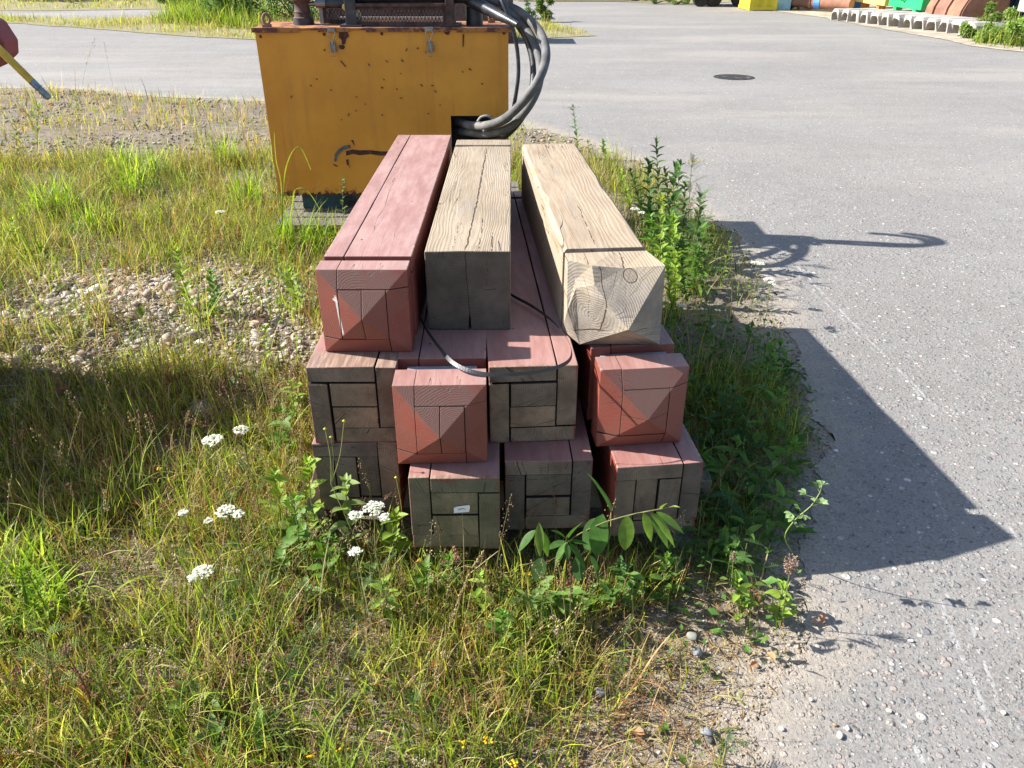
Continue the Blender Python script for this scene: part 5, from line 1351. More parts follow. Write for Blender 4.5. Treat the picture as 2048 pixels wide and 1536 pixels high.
# seed stalks with panicles
OC = octa_T()
def tubeVF(P, r, n=4):
    P = np.asarray(P, float); m = len(P); r = np.broadcast_to(r, (m,)); V = []
    for i in range(m):
        t_ = P[min(i + 1, m - 1)] - P[max(i - 1, 0)]; t_ = t_ / (np.linalg.norm(t_) + 1e-9); a = np.array([1., 0, 0]) if abs(t_[0]) < .9 else np.array([0, 1., 0])
        u = np.cross(t_, a); u /= np.linalg.norm(u); v = np.cross(t_, u)
        for k in range(n): an = 2 * PI * k / n; V.append(P[i] + (u * math.cos(an) + v * math.sin(an)) * r[i])
    Fq = [(i * n + k, i * n + (k + 1) % n, (i + 1) * n + (k + 1) % n, (i + 1) * n + k) for i in range(m - 1) for k in range(n)]
    return np.array(V), np.array(Fq)

def panicle(As, Ad, base, h, lean, scol, dcol, n=30, L=0.3, spread=0.02, dot=0.0016, r=0.0009):
    t_ = np.linspace(0, 1, 6); P = np.array(base)[None] + np.stack([lean[0] * t_ ** 1.7, lean[1] * t_ ** 1.7, h * t_], 1)
    V, Fq = tubeVF(P, np.linspace(r * 1.3, r * .5, 6), 3); As.add((V, Fq, np.repeat(np.array([scol]), len(V), 0)))
    f = 1 - L * rng.random(n); q = np.stack([np.interp(f, t_, P[:, j]) for j in range(3)], 1); wd = spread * np.sin(PI * (1 - f) / L * .9 + .15)
    an = rng.uniform(0, 2 * PI, n); q += np.stack([np.cos(an) * wd, np.sin(an) * wd, rng.uniform(-.5, .5, n) * spread * .5], 1) * rng.uniform(.3, 1, (n, 1))
    Ad.add(inst(OC, q, an, rng.normal(0, .5, n), 0, np.stack([np.full(n, dot), np.full(n, dot), np.full(n, dot * 2.2)], 1) * rng.uniform(.7, 1.4, (n, 1)), np.array(dcol)[None] * rng.uniform(.6, 1.3, (n, 1))))
As, Ad = Acc(), Acc()
PCOL = [(0.24, 0.10, 0.075), (0.42, 0.30, 0.16), (0.32, 0.17, 0.12), (0.50, 0.40, 0.25)]
for k in range(2100):
    if rng.random() < .45: x, y = rng.uniform(-1.7, 0.9), rng.uniform(.95, 2.7)
    else: x, y = rng.uniform(-3.4, 1.0), rng.uniform(2.6, 6.2)
    if float(density(np.array([x]), np.array([y]))[0]) * (1 if x < -.1 else .4) < rng.random(): continue
    h = rng.uniform(.16, .42) * (1 if y > 2.2 else .75)
    panicle(As, Ad, (x, y, 0), h, (rng.normal(0, .06), rng.normal(0, .06)), (0.28, 0.22, 0.10) if rng.random() < .6 else (0.15, 0.18, 0.05), PCOL[rng.integers(4)], int(rng.integers(14, 46)), rng.uniform(.2, .45), rng.uniform(.006, .026), rng.uniform(.0009, .0016))
tag(As.obj('seed_stalks', STEMM), 'thin stalks of seeding grasses', 'stalks', None, 'stuff')
tag(Ad.obj('grass_seeds', DRYM), 'brown and purplish seed heads of the grasses', 'seeds', None, 'stuff')

# ---- stones
STM = NT('stone'); c = STM.attr('col'); nn = STM.noise(STM.pos(), 70, 4, .7)
STM = STM.base(STM.mix(1.0, c, STM.ramp(nn, [(0.3, (.72, .72, .72)), (0.7, (1.2, 1.2, 1.2))]), 'MULTIPLY'), .85, STM.bump(nn, .5, .003), 0, .2)
SCOL = np.array([(0.42, 0.37, 0.30), (0.50, 0.44, 0.36), (0.33, 0.29, 0.24), (0.46, 0.37, 0.28), (0.27, 0.25, 0.23), (0.58, 0.53, 0.45), (0.36, 0.27, 0.21)])
ST = [stone_T(s_, 2) for s_ in range(7)]
def stones(name, lab, n, box, dens, smu, cols=SCOL, sig=.4, lift=.3, sub=ST, cat='stones'):
    x, y, z = sample(n, *box, dens=dens); n = len(x); A = Acc(); s_ = smu * np.exp(rng.normal(0, sig, n)); ti = rng.integers(0, len(sub), n); C = palette(cols, n)
    for k in range(len(sub)):
        m = ti == k; q = m.sum()
        if q: A.add(inst(sub[k], np.stack([x[m], y[m], z[m] + s_[m] * lift], 1), rng.uniform(0, 6.3, q), rng.normal(0, .3, q), rng.normal(0, .3, q),
                   np.stack([s_[m] * rng.uniform(.8, 1.3, q), s_[m] * rng.uniform(.7, 1, q), s_[m] * rng.uniform(.4, .7, q)], 1), C[m]))
    return tag(A.obj(name, STM), lab, cat, None, 'stuff')
mound = lambda x, y: np.clip(stones_mound(x, y) * 1.6 - 0.25 + (fbm(x * 4, y * 4, 31) - .5) * .9, 0, 1)
stones('loose_stones', 'pale rounded stones spread in a heap among the weeds left of the stack', 15000, (-3.8, -0.55, 2.2, 4.5), mound, .0115, sig=.5, lift=.15)
ST1 = [stone_T(s_, 1) for s_ in range(5)]
stones('fine_gravel', 'fine gravel under and round the heap of stones', 20000, (-3.8, -0.55, 2.2, 4.5), lambda x, y: np.clip(mound(x, y) * 1.2 + .05, 0, 1), .0065, SCOL * .85, sub=ST1)
stones('fine_gravel', 'grey gravel on the strip between the weeds and the road', 15000, (-7, 0.6, 4.6, 9.9), lambda x, y: np.clip(sdist(x, y, VEG) / .2, 0, 1) * np.clip((fbm(x * 1.3, y * 1.3, 41) - .35) * 3, 0, 1) * ~PALF(x, y), .012, SCOL * .7, sub=ST1)
dd = lambda x, y: np.clip(sum(k_ * np.exp(-(((x - c_.x) / (rx * 1.5)) ** 2 + ((y - c_.y) / (ry * 1.5)) ** 2)) for c_, rx, ry, k_ in dirt_c) + .12, 0, 1) * np.clip((sdist(x, y, VEG) + .10) / .2, 0, 1) * ~PILE(x, y)
stones('grit', 'grit and small pebbles on the bare soil beside the asphalt edge', 42000, (-1.1, 1.4, .85, 3.6), dd, .0022, np.concatenate([SCOL * .75, np.array([(.12, .11, .10), (.24, .19, .14), (.2, .16, .12)])]), sig=.55, sub=ST1, cat='grit')
eg = lambda x, y: np.exp(-(sdist(x, y, VEG) / .06) ** 2) * .8
stones('crumbs', 'soil crumbs and sand grains along the ragged asphalt edge', 40000, (0.3, 1.45, .85, 4.6), eg, .0028, np.array([(.30, .25, .19), (.22, .18, .13), (.36, .31, .25), (.15, .13, .10)]), sig=.5, sub=ST1, cat='grit')

def stone(label, px, py, s_, col, seed, grp='single pebbles on the ground', flat=.5):
    p = at(px, py); V, Fq = ST[seed % 7]; r = rng.uniform(0, 6)
    V2, F2, C2 = inst((V, Fq), np.array([[0, 0, 0]]), r, 0, 0, (s_, s_ * .8, s_ * flat), np.array([col]))
    o = npmesh('pebble', V2, F2, STM, C2); o.location = (p.x, p.y, .006 + s_ * flat * .25); tag(o, label, 'pebble', grp)
WH = (.66, .63, .57)
stone('large oval cream pebble, biggest of the loose ones on the near asphalt', 1679, 1475, 0.0112, (.60, .55, .45), 1)
stone('brown round pebble beside two cream ones on the near asphalt', 1670, 1454, 0.0064, (.34, .22, .12), 2)
stone('angular white pebble between the brown pebble and the scratches', 1694, 1460, 0.008, WH, 3)
stone('white pebble closest to the grass edge on the near asphalt', 1564, 1462, 0.008, WH, 4)
stone('square cream pebble near the asphalt edge, above the white one', 1621, 1404, 0.0072, (.60, .52, .38), 5)
stone('pair of fused pink pebbles on the asphalt', 1728, 1412, 0.0072, (.45, .33, .29), 6)
stone('pale pebble in the middle of the near asphalt', 1778, 1426, 0.008, (.58, .54, .46), 0)
stone('white pebble lying in the shadow of the stack on the asphalt', 1672, 905, 0.0096, (.7, .7, .7), 2)
stone('pale pebble between the two long scratches', 1820, 1285, 0.0072, WH, 3)
stone('cream pebble near the lower right corner', 2005, 1430, 0.008, (.6, .52, .42), 4)
stone('grey flat stone half buried in the bare soil', 1395, 1310, .020, (.27, .27, .26), 5, flat=.6)
stone('grey round stone in the soil at the bottom edge', 1415, 1470, .017, (.25, .25, .26), 6, flat=.7)
stone('dark grey stone in the soil near the small ferny weed', 1200, 1390, .016, (.14, .14, .145), 1, flat=.7)
stone('greenish grey stone standing among short grass on bare soil', 1385, 1308 - 28, .018, (.24, .25, .21), 2, flat=.8)
stone('large pale boulder like stone near the top of the stone heap', 320, 528, .028, (.47, .39, .32), 3, flat=.6)
stone('white stone at the lower rim of the stone heap', 258, 770, .020, (.66, .65, .62), 4, flat=.6)
stone('white slab like stone at the left rim of the stone heap', 38, 745, .032, (.6, .6, .57), 5, flat=.5)
stone('brown cobble in the lower part of the stone heap', 175, 720, .026, (.40, .30, .23), 6, flat=.6)

# ------------------------------------------------------------ single plants
class Plant:
    def __init__(self, name, label, cat, base, group=None):
        self.b = np.array(base, float); self.t = thing(name, label, cat, tuple(base), 0, group)
        self.S, self.L = Acc(), Acc(); self.tips = []

    def stem(self, P, r0, r1, col=(0.16, 0.20, 0.06), n=6):
        P = [Vector(p) for p in P]; P = catmull(P, 4) if len(P) > 2 else P
        P = np.array([tuple(p) for p in P]); V, Fq = tubeVF(P, np.linspace(r0, r1, len(P)), n)
        self.S.add((V, Fq, np.repeat(np.array([col]), len(V), 0))); return P

    def leaves(self, T, pos, yaw, pitch, L, wd, col, var=.2, roll=None, grad=0.1):
        n = len(pos); C = np.array(col)[None] * (1 + rng.uniform(-var, var, (n, 1)))
        L = np.broadcast_to(L, (n,)); wd = np.broadcast_to(wd, (n,))
        self.L.add(inst(T, pos, yaw, pitch, rng.normal(0, .2, n) if roll is None else roll, np.stack([wd, L, L], 1), C, grad))

    def along(self, P, n, f0=.1, f1=1.0):
        f = np.linspace(f0, f1, n); s_ = np.linspace(0, 1, len(P)); return np.stack([np.interp(f, s_, P[:, j]) for j in range(3)], 1), f

    def done(self, leafname='foliage'):
        if self.S.V: self.S.obj('stem', STEMM, self.t)
        if self.L.V: self.L.obj(leafname, LEAFM, self.t)
        return self.t


def yarrow(label, heads, z, base_off=(0, .0), group='white yarrow flowers in the weeds', leaves=True):
    """heads: (px, py, radius px)"""
    hp = [at(a, b, z) for a, b, c in heads]
    c0 = sum(hp, Vector((0, 0, 0))) / len(hp); bx, by = c0.x + base_off[0], c0.y + base_off[1]
    gz = float(ground_z(np.array([bx]), np.array([by]))[0]); base = Vector((bx, by, gz - .003))
    p = Plant('yarrow', label, 'yarrow', base, group)
    fork = (c0 - base) * .72
    P = p.stem([Vector((0, 0, 0)), fork * .5 + Vector((.006, 0, 0)), fork], .0018, .0013)
    FL = []
    for (a, b, rp), hpos in zip(heads, hp):
        dep = hpos.y * math.cos(PITCH) + (H - z) * math.sin(PITCH); R = rp / F * dep
        top = hpos - base
        p.stem([fork, fork.lerp(top, .6) + Vector((0, 0, -.005)), top - Vector((0, 0, .004))], .0012, .0008)
        n = max(22, int(120 * (R / .025) ** 1.4)); rr_ = R * np.sqrt(rng.random(n)); an = rng.uniform(0, 6.28, n)
        dome = .25 * R * (1 - (rr_ / R) ** 2)
        pos = np.stack([top.x + rr_ * np.cos(an), top.y + rr_ * np.sin(an), top.z + dome + rng.uniform(-.002, .002, n)], 1)
        for k in range(0, n, 3):
            q = Vector(pos[k]); V, Fq = tubeVF([tuple(top - Vector((0, 0, .012))), tuple(q - Vector((0, 0, .002)))], .0005, 3); p.S.add((V, Fq, np.repeat([(0.18, .21, .09)], len(V), 0)))
        A = Acc(); fr = .0031
        VV = [(0, 0, .0004)]; FF = []
        for k in range(5):
            a0 = 2 * PI * k / 5; 
            for da, rr2 in ((-.45, .8), (0, 1.0), (.45, .8)): VV.append((math.cos(a0 + da) * rr2, math.sin(a0 + da) * rr2, -.15))
            i = 1 + 3 * k; FF.append((0, i, i + 1, i + 2))
        A.add(inst((np.array(VV), np.array(FF)), pos, rng.uniform(0, 6, n), rng.normal(0, .35, n), rng.normal(0, .35, n), fr * rng.uniform(.8, 1.35, (n, 1)) * np.ones((1, 3)), np.array([(.80, .80, .76)]) * rng.uniform(.88, 1.0, (n, 1))))
        A.add(inst((np.array(VV), np.array(FF)), pos + np.array([[0, 0, .0006]]), rng.uniform(0, 6, n), 0, 0, np.full((n, 3), fr * .35), np.array([(.72, .68, .42)])))
        A.obj('flower_head', PETAL, p.t)
    if leaves:
        q, f = p.along(P, 7, .05, .85); p.leaves(YARL, q, rng.uniform(0, 6.3, 7), rng.uniform(.2, .7, 7), .075 * (1.1 - .5 * f), .075 * (1.1 - .5 * f), (.07, .14, .04))
    return p.done()

yarrow('white yarrow by the grey post ends, left one of the upper pair', [(425, 880, 20)], .36)
yarrow('white yarrow by the grey post ends, right one of the upper pair', [(482, 859, 15)], .36)
yarrow('branched white yarrow with two heads in the middle of the left grass', [(452, 1022, 20), (477, 1028, 12)], .33)
yarrow('small white yarrow just below and left of the two headed one', [(417, 1041, 9)], .30)
yarrow('faint small yarrow at the far left of the yarrow group', [(365, 1025, 9)], .30)
yarrow('largest white yarrow with three heads, in front of the lower left post', [(748, 1016, 22), (711, 1030, 13), (768, 1034, 12)], .36)
yarrow('single round yarrow head below the tagged post corner', [(710, 1103, 13)], .26)
yarrow('ragged white yarrow low in the foreground grass', [(405, 1143, 20), (385, 1155, 10)], .24)
yarrow('tiny yarrow in the tall grass beyond the stones', [(440, 424, 9)], .34)
yarrow('yarrow with two heads beside the pale pine post', [(1270, 418, 9), (1283, 425, 7)], .45)
yarrow('yarrow on the asphalt edge above the shadow, upper one', [(1510, 526, 9), (1523, 528, 7)], .22)
yarrow('yarrow on the asphalt edge above the shadow, lower one', [(1538, 560, 11), (1545, 566, 8)], .22)
yarrow('pale yarrow in the shade right of the hewn post', [(1365, 611, 8)], .2)


def leafy(label, base_px, top_px, n, L, wd, col, T=LL, pitch=(.75, .15), name='leafy_weed', cat='weed', f0=.12, r=.0026, group='leafy weeds round the stack', scol=(.16, .15, .06), spiral=2.4, flowers=None, taper=.55, base=None, top=None, droop0=None, tipcl=5):
    b = at(*base_px) if base is None else Vector(base); tp = atY(top_px[0], top_px[1], b.y) if top is None else Vector(top)
    p = Plant(name, label, cat, b, group); d = tp - b; d.y += rng.uniform(-.03, .03) if top is None else 0
    P = p.stem([Vector((0, 0, -.005)), d * .5 + Vector((rng.uniform(-.01, .01), 0, 0)), d], r, r * .45, scol)
    q, f = p.along(P, n, f0, .97); yaw = np.arange(n) * spiral + rng.uniform(-.3, .3, n)
    s_ = (1 - taper * f ** 1.5) * rng.uniform(.8, 1.15, n)
    p.leaves(T, q, yaw, pitch[0] - (0 if droop0 is None else droop0 * (1 - f)) + rng.normal(0, pitch[1], n), L * s_, wd * s_, col)
    if tipcl: p.leaves(T, np.repeat(P[-1:], tipcl, 0), rng.uniform(0, 6.3, tipcl), rng.uniform(.9, 1.35, tipcl), L * .45, wd * .4, np.array(col) * 1.25)
    if flowers:
        A = Acc(); fc, fr, nf, sp = flowers; pos = P[-1][None] + np.stack([rng.normal(0, sp, nf), rng.normal(0, sp, nf), rng.uniform(-.25, .25, nf) * sp + .01], 1)
        A.add(inst(OC, pos, 0, 0, 0, np.full((nf, 3), fr) * np.array([[1, 1, .6]]), np.array([fc])))
        for k in range(nf): V, Fq = tubeVF([tuple(P[-1] - np.array([0, 0, .02])), tuple(pos[k])], .0006, 3); p.S.add((V, Fq, np.repeat([(0.18, .2, .08)], len(V), 0)))
        A.obj('flower_cluster', PETAL, p.t)
    return p.done()
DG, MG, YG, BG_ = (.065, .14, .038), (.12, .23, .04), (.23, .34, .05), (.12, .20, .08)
leafy('tall dark leaved weed close against the pale pine post', (1300, 520), (1296, 330), 29, 0.106, 0.047, DG)
leafy('tallest grey green weed on the asphalt edge, beyond the pine post', (1322, 505), (1310, 285), 40, 0.094, 0.025, BG_)
leafy('dark broad leaved weed in the middle of the tall clump', (1330, 540), (1352, 340), 27, 0.112, 0.050, DG)
leafy('tansy with brown and yellow buttons at the right of the tall clump', (1372, 520), (1382, 325), 21, 0.125, 0.120, (.06, .12, .045), T=FERN, flowers=((.45, .34, .05), .0055, 15, .022))
leafy('feathery weed leaning right over the asphalt', (1372, 560), (1405, 395), 16, 0.163, 0.132, BG_, T=FERN, pitch=(.4, .2))
leafy('bright green weed with a yellow flower top in the tall clump', (1318, 575), (1322, 400), 27, 0.081, 0.036, YG, flowers=((.62, .45, .03), .004, 14, .018))
leafy('pale green weed just right of the hewn post head', (1350, 610), (1345, 440), 27, 0.088, 0.036, YG)
leafy('ferny tansy shoot standing over the cabinet shadow', (1370, 590), (1395, 470), 12, 0.175, 0.144, MG, T=FERN, pitch=(.35, .2))
leafy('grey green broad weed behind the dark ones in the tall clump', (1345, 500), (1360, 330), 24, .09, .035, BG_)
leafy('low leafy weed at the foot of the tall clump, left side', (1285, 440), (1262, 345), 20, .075, .028, MG)
leafy('low leafy weed at the foot of the tall clump, by the asphalt', (1385, 500), (1400, 430), 18, .075, .03, DG)
leafy('yellow green weed halfway between the pine post and the clump', (1290, 470), (1275, 400), 20, .06, .024, YG)
leafy('tall pale weed at the asphalt side of the clump, before the tansy', (1362, 540), (1372, 375), 26, .085, .030, BG_)
leafy('bushy light green weed filling the middle of the tall clump', (1335, 560), (1338, 430), 34, .085, .034, MG)
leafy('bushy light green weed at the back of the tall clump', (1350, 480), (1330, 345), 30, .085, .032, BG_)
leafy('fresh green weed by the pine post edge, halfway along', (1262, 420), (1240, 345), 24, .07, .028, YG)
leafy('fresh green weed by the pine post edge, near its head', (1352, 650), (1338, 545), 22, .065, .026, YG)
leafy('wide ferny weed at the asphalt side of the clump, low down', (1395, 560), (1410, 460), 18, .15, .13, MG, T=FERN, pitch=(.35, .25))
leafy('pale broad leaved weed beside the tansy at the clump edge', (1390, 540), (1402, 400), 24, .10, .04, BG_)
leafy('low bushy weed between the clump and the cabinet shadow', (1385, 590), (1390, 500), 28, .10, .04, MG, pitch=(.5, .25))
leafy('bushy weed low in the clump on the pine post side', (1310, 530), (1300, 440), 28, .10, .04, MG, pitch=(.5, .25))
leafy('dark weed touching the cabinet shadow', (1375, 610), (1362, 520), 20, .07, .028, DG)
leafy('small yellow green shoot at the edge of the cabinet shadow', (1440, 575), (1458, 490), 14, .055, .014, YG)
leafy('short ferny weed below the cabinet shadow', (1400, 585), (1408, 510), 12, 0.088, 0.072, MG, T=FERN)
leafy('slender shoot standing on the lit soil beside the stack', (1425, 650), (1410, 560), 10, .06, .018, MG)
leafy('tall thin weed beyond the far end of the pine post', (1160, 318), (1146, 215), 21, 0.069, 0.032, BG_, flowers=((.28, .3, .14), .006, 12, .022))
leafy('small leafy weed at the far right corner of the pine post', (1215, 340), (1206, 285), 16, 0.075, 0.040, MG)
leafy('pointed little weed beyond the stack, beside the thin tall one', (1190, 330), (1175, 283), 10, .06, .02, MG)
leafy('lit weed in the gap between the two pine posts', (1040, 350), (1040, 300), 12, .05, .02, YG)
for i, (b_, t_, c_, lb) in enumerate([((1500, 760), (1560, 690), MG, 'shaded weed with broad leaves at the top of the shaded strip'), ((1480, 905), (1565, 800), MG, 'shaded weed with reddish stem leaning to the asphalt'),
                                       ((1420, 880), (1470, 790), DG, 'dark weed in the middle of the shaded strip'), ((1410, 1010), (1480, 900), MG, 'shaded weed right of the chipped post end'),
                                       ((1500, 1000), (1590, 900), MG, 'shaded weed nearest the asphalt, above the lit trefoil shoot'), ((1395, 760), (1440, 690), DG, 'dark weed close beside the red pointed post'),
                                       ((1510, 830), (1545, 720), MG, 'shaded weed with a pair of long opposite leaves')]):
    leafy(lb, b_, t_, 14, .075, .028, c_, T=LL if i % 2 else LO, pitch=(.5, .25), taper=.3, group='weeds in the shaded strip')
_A, _B = Acc(), Acc()
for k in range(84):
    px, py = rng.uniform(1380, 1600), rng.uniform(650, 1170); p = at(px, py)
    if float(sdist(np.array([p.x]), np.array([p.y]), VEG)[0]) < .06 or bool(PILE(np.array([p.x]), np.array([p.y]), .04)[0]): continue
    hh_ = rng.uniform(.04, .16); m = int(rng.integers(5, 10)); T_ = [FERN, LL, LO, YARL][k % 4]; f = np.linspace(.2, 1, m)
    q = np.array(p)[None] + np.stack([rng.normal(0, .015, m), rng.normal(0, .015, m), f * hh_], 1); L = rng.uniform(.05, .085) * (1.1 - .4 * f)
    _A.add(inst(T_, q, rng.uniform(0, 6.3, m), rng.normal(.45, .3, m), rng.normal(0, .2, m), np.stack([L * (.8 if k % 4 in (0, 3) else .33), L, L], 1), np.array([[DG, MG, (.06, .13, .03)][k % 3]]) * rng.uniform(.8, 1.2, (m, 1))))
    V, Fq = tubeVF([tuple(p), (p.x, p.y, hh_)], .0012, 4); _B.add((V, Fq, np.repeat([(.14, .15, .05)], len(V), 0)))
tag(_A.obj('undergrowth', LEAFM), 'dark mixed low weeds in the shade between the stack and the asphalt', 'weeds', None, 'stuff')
tag(_B.obj('undergrowth_stems', STEMM), 'stems of the shaded low weeds', 'weeds', None, 'stuff')
# left side
leafy('upright willowherb in the stone heap, left one of two', (385, 650), (352, 508), 29, 0.075, 0.029, YG)
leafy('upright willowherb in the stone heap, right one of two', (432, 655), (425, 545), 24, 0.075, 0.036, MG)
leafy('bushy green weed against the left edge of the stack', (600, 640), (578, 545), 24, 0.081, 0.040, YG)
leafy('leafy weed left of the red pointed post head', (560, 600), (548, 500), 18, .06, .02, MG)
leafy('yellow green weed near the weathered post corner', (540, 760), (528, 660), 16, .055, .022, YG)
leafy('grey leaved weed by the pallet corner, in front of the cabinet', (690, 475), (688, 362), 16, .055, .030, (.16, .22, .11), T=LO)
leafy('thin weed with small yellow green leaves beside the faded red post', (716, 465), (712, 345), 14, .035, .014, YG)
leafy('blue green grassy weed on the pallet', (648, 455), (640, 400), 16, .11, .016, (.08, .17, .085), base=(*at(648, 455)[:2], 0.0))
leafy('light green mound of leaves at the far left above the stones', (40, 520), (30, 440), 20, .07, .03, YG)
leafy('pale weed at the left edge near the yellow lever', (35, 330), (28, 245), 22, .08, .024, (.24, .27, .09))
leafy('green weed at the far left margin under the lever', (75, 300), (80, 215), 16, .08, .02, YG)
leafy('feathery bright plume of young tansy at the lower left', (110, 1262), (62, 1120), 44, .030, .008, (.22, .36, .03), T=LL, pitch=(.8, .2), taper=.2, r=.0028, name='tansy', cat='tansy')
leafy('golden tinged fern like tansy leaf at the lower left', (150, 1330), (146, 1238), 6, .07, .06, (.36, .27, .04), T=FERN, pitch=(1.0, .2))
leafy('green fern like tansy near the lower left corner', (115, 1400), (80, 1262), 12, .10, .09, (.14, .22, .05), T=FERN, pitch=(.5, .25))
leafy('dark red sorrel stalk at the lower left', (195, 1430), (140, 1290), 10, .03, .008, (.25, .09, .05), scol=(.20, .06, .04), flowers=((.24, .10, .08), .003, 24, .008))
leafy('rusty dock seed stalk above the stone heap shade', (128, 860), (115, 790), 6, .03, .01, (.2, .12, .05), scol=(.28, .12, .06), flowers=((.30, .13, .08), .004, 46, .012))
for i, (px, py, s_) in enumerate(((590, 1045, .09), (640, 990, .08), (560, 1130, .07), (500, 1220, .05), (660, 1090, .06), (735, 1140, .05), (400, 1400, .08), (520, 1440, .06), (430, 1470, .06), (1010, 1180, .04), (840, 1160, .04), (610, 1180, .06))):
    leafy('broad leaved rosette weed, number %s from the stack along the near grass' % names[i], (px, py + 30), (px + 4, py), 9, s_, s_ * .42, [(.16, .24, .05), MG, (.13, .22, .06)][i % 3], T=LO, pitch=(.5, .3), name='rosette_weed', taper=.1, group='broad leaved rosettes in the near grass', f0=.05)
for i, (px, py) in enumerate(((615, 1290), (700, 1310), (470, 1270), (745, 1230), (560, 1360), (820, 1410), (1330, 1120), (1240, 1310), (1440, 1500), (1460, 800), (1340, 1150))):
    leafy('small feathery leaf weed, %s of its kind counted from the tall grass to the asphalt' % names[i], (px, py + 25), (px + 10, py - 25), 6, .055, .05, [(.05, .12, .04), (.07, .15, .045)][i % 2], T=YARL if i % 2 else FERN, pitch=(.6, .3), name='feathery_weed', taper=.1, group='small feathery weeds in the near ground')

for i, (px, py, tx, ty, c_, lb) in enumerate(((640, 1090, 612, 940, YG, 'leafy weed with large upright leaves at the corner of the lowest left post'), (700, 1110, 690, 965, (.22, .30, .10), 'pale leaved weed right behind the three headed yarrow'), (600, 1130, 585, 1010, MG, 'green weed left of the three headed yarrow'),
        (780, 1120, 790, 1030, YG, 'yellow green weed in front of the tagged post corner'), (560, 1060, 545, 960, YG, 'yellow green weed between the yarrows and the stack'), (570, 920, 560, 830, MG, 'weed against the left side of the grey post ends'), (650, 1180, 640, 1090, MG, 'low green weed under the three headed yarrow'), (590, 860, 582, 770, YG, 'leaning weed beside the weathered post corner'))):
    leafy(lb, (px, py), (tx, ty), 16, .065, .034, c_, T=LO if i % 2 == 0 else LL, pitch=(.6, .35), taper=.3, group='leafy weeds at the lower left corner of the stack')
def buttercup(label, base_px, tips):
    b = at(*base_px); p = Plant('buttercup', label, 'flower', b, None); f0 = atY(tips[0][0] + 12, tips[0][1] + 110, b.y) - b
    p.stem([Vector((0, 0, 0)), f0 * .5, f0], .0015, .0011, (.26, .30, .08)); A = Acc()
    for tx, ty in tips:
        q = atY(tx, ty, b.y - .02) - b; p.stem([f0, f0.lerp(q, .5) + Vector((.006, 0, -.006)), q], .0011, .0008, (.30, .34, .09))
        A.add(inst(OC, np.array([tuple(q)]), 0, 0, 0, np.full((1, 3), .0052), np.array([(.55, .55, .06)])))
    A.obj('flower_head', PETAL, p.t); return p.done()
buttercup('tall branched stems with three round yellow green heads in front of the lowest left post', (730, 1120), [(650, 858), (662, 874), (688, 842)])
buttercup('single round yellow green head on a stem touching the tagged post', (745, 1110), [(792, 955)])
for i, (px, py, tx, ty, c_, lb) in enumerate(((905, 1185, 898, 1120, MG, 'low green weed under the tagged post'), (960, 1230, 958, 1165, YG, 'yellow green weed in the grass before the tagged post'), (845, 1215, 850, 1150, (.16, .27, .06), 'small leafy weed left under the tagged post'), (1010, 1290, 1005, 1220, MG, 'leafy weed left of the low bright shrub'),
        (1240, 1185, 1236, 1120, DG, 'dark weed under the chipped post'), (1330, 1200, 1338, 1130, MG, 'weed at the shadow edge under the chipped post'), (1480, 1235, 1478, 1180, YG, 'sunlit weed at the shadow edge, between the seed heads'), (1560, 1250, 1570, 1190, YG, 'sunlit tuft like weed at the asphalt edge'), (770, 1240, 768, 1160, YG, 'yellow green weed below the single round yarrow'))):
    leafy(lb, (px, py), (tx, ty), 14, .050, .022, c_, T=LO if i % 2 == 0 else LL, pitch=(.6, .35), taper=.3, group='low weeds along the front of the stack')
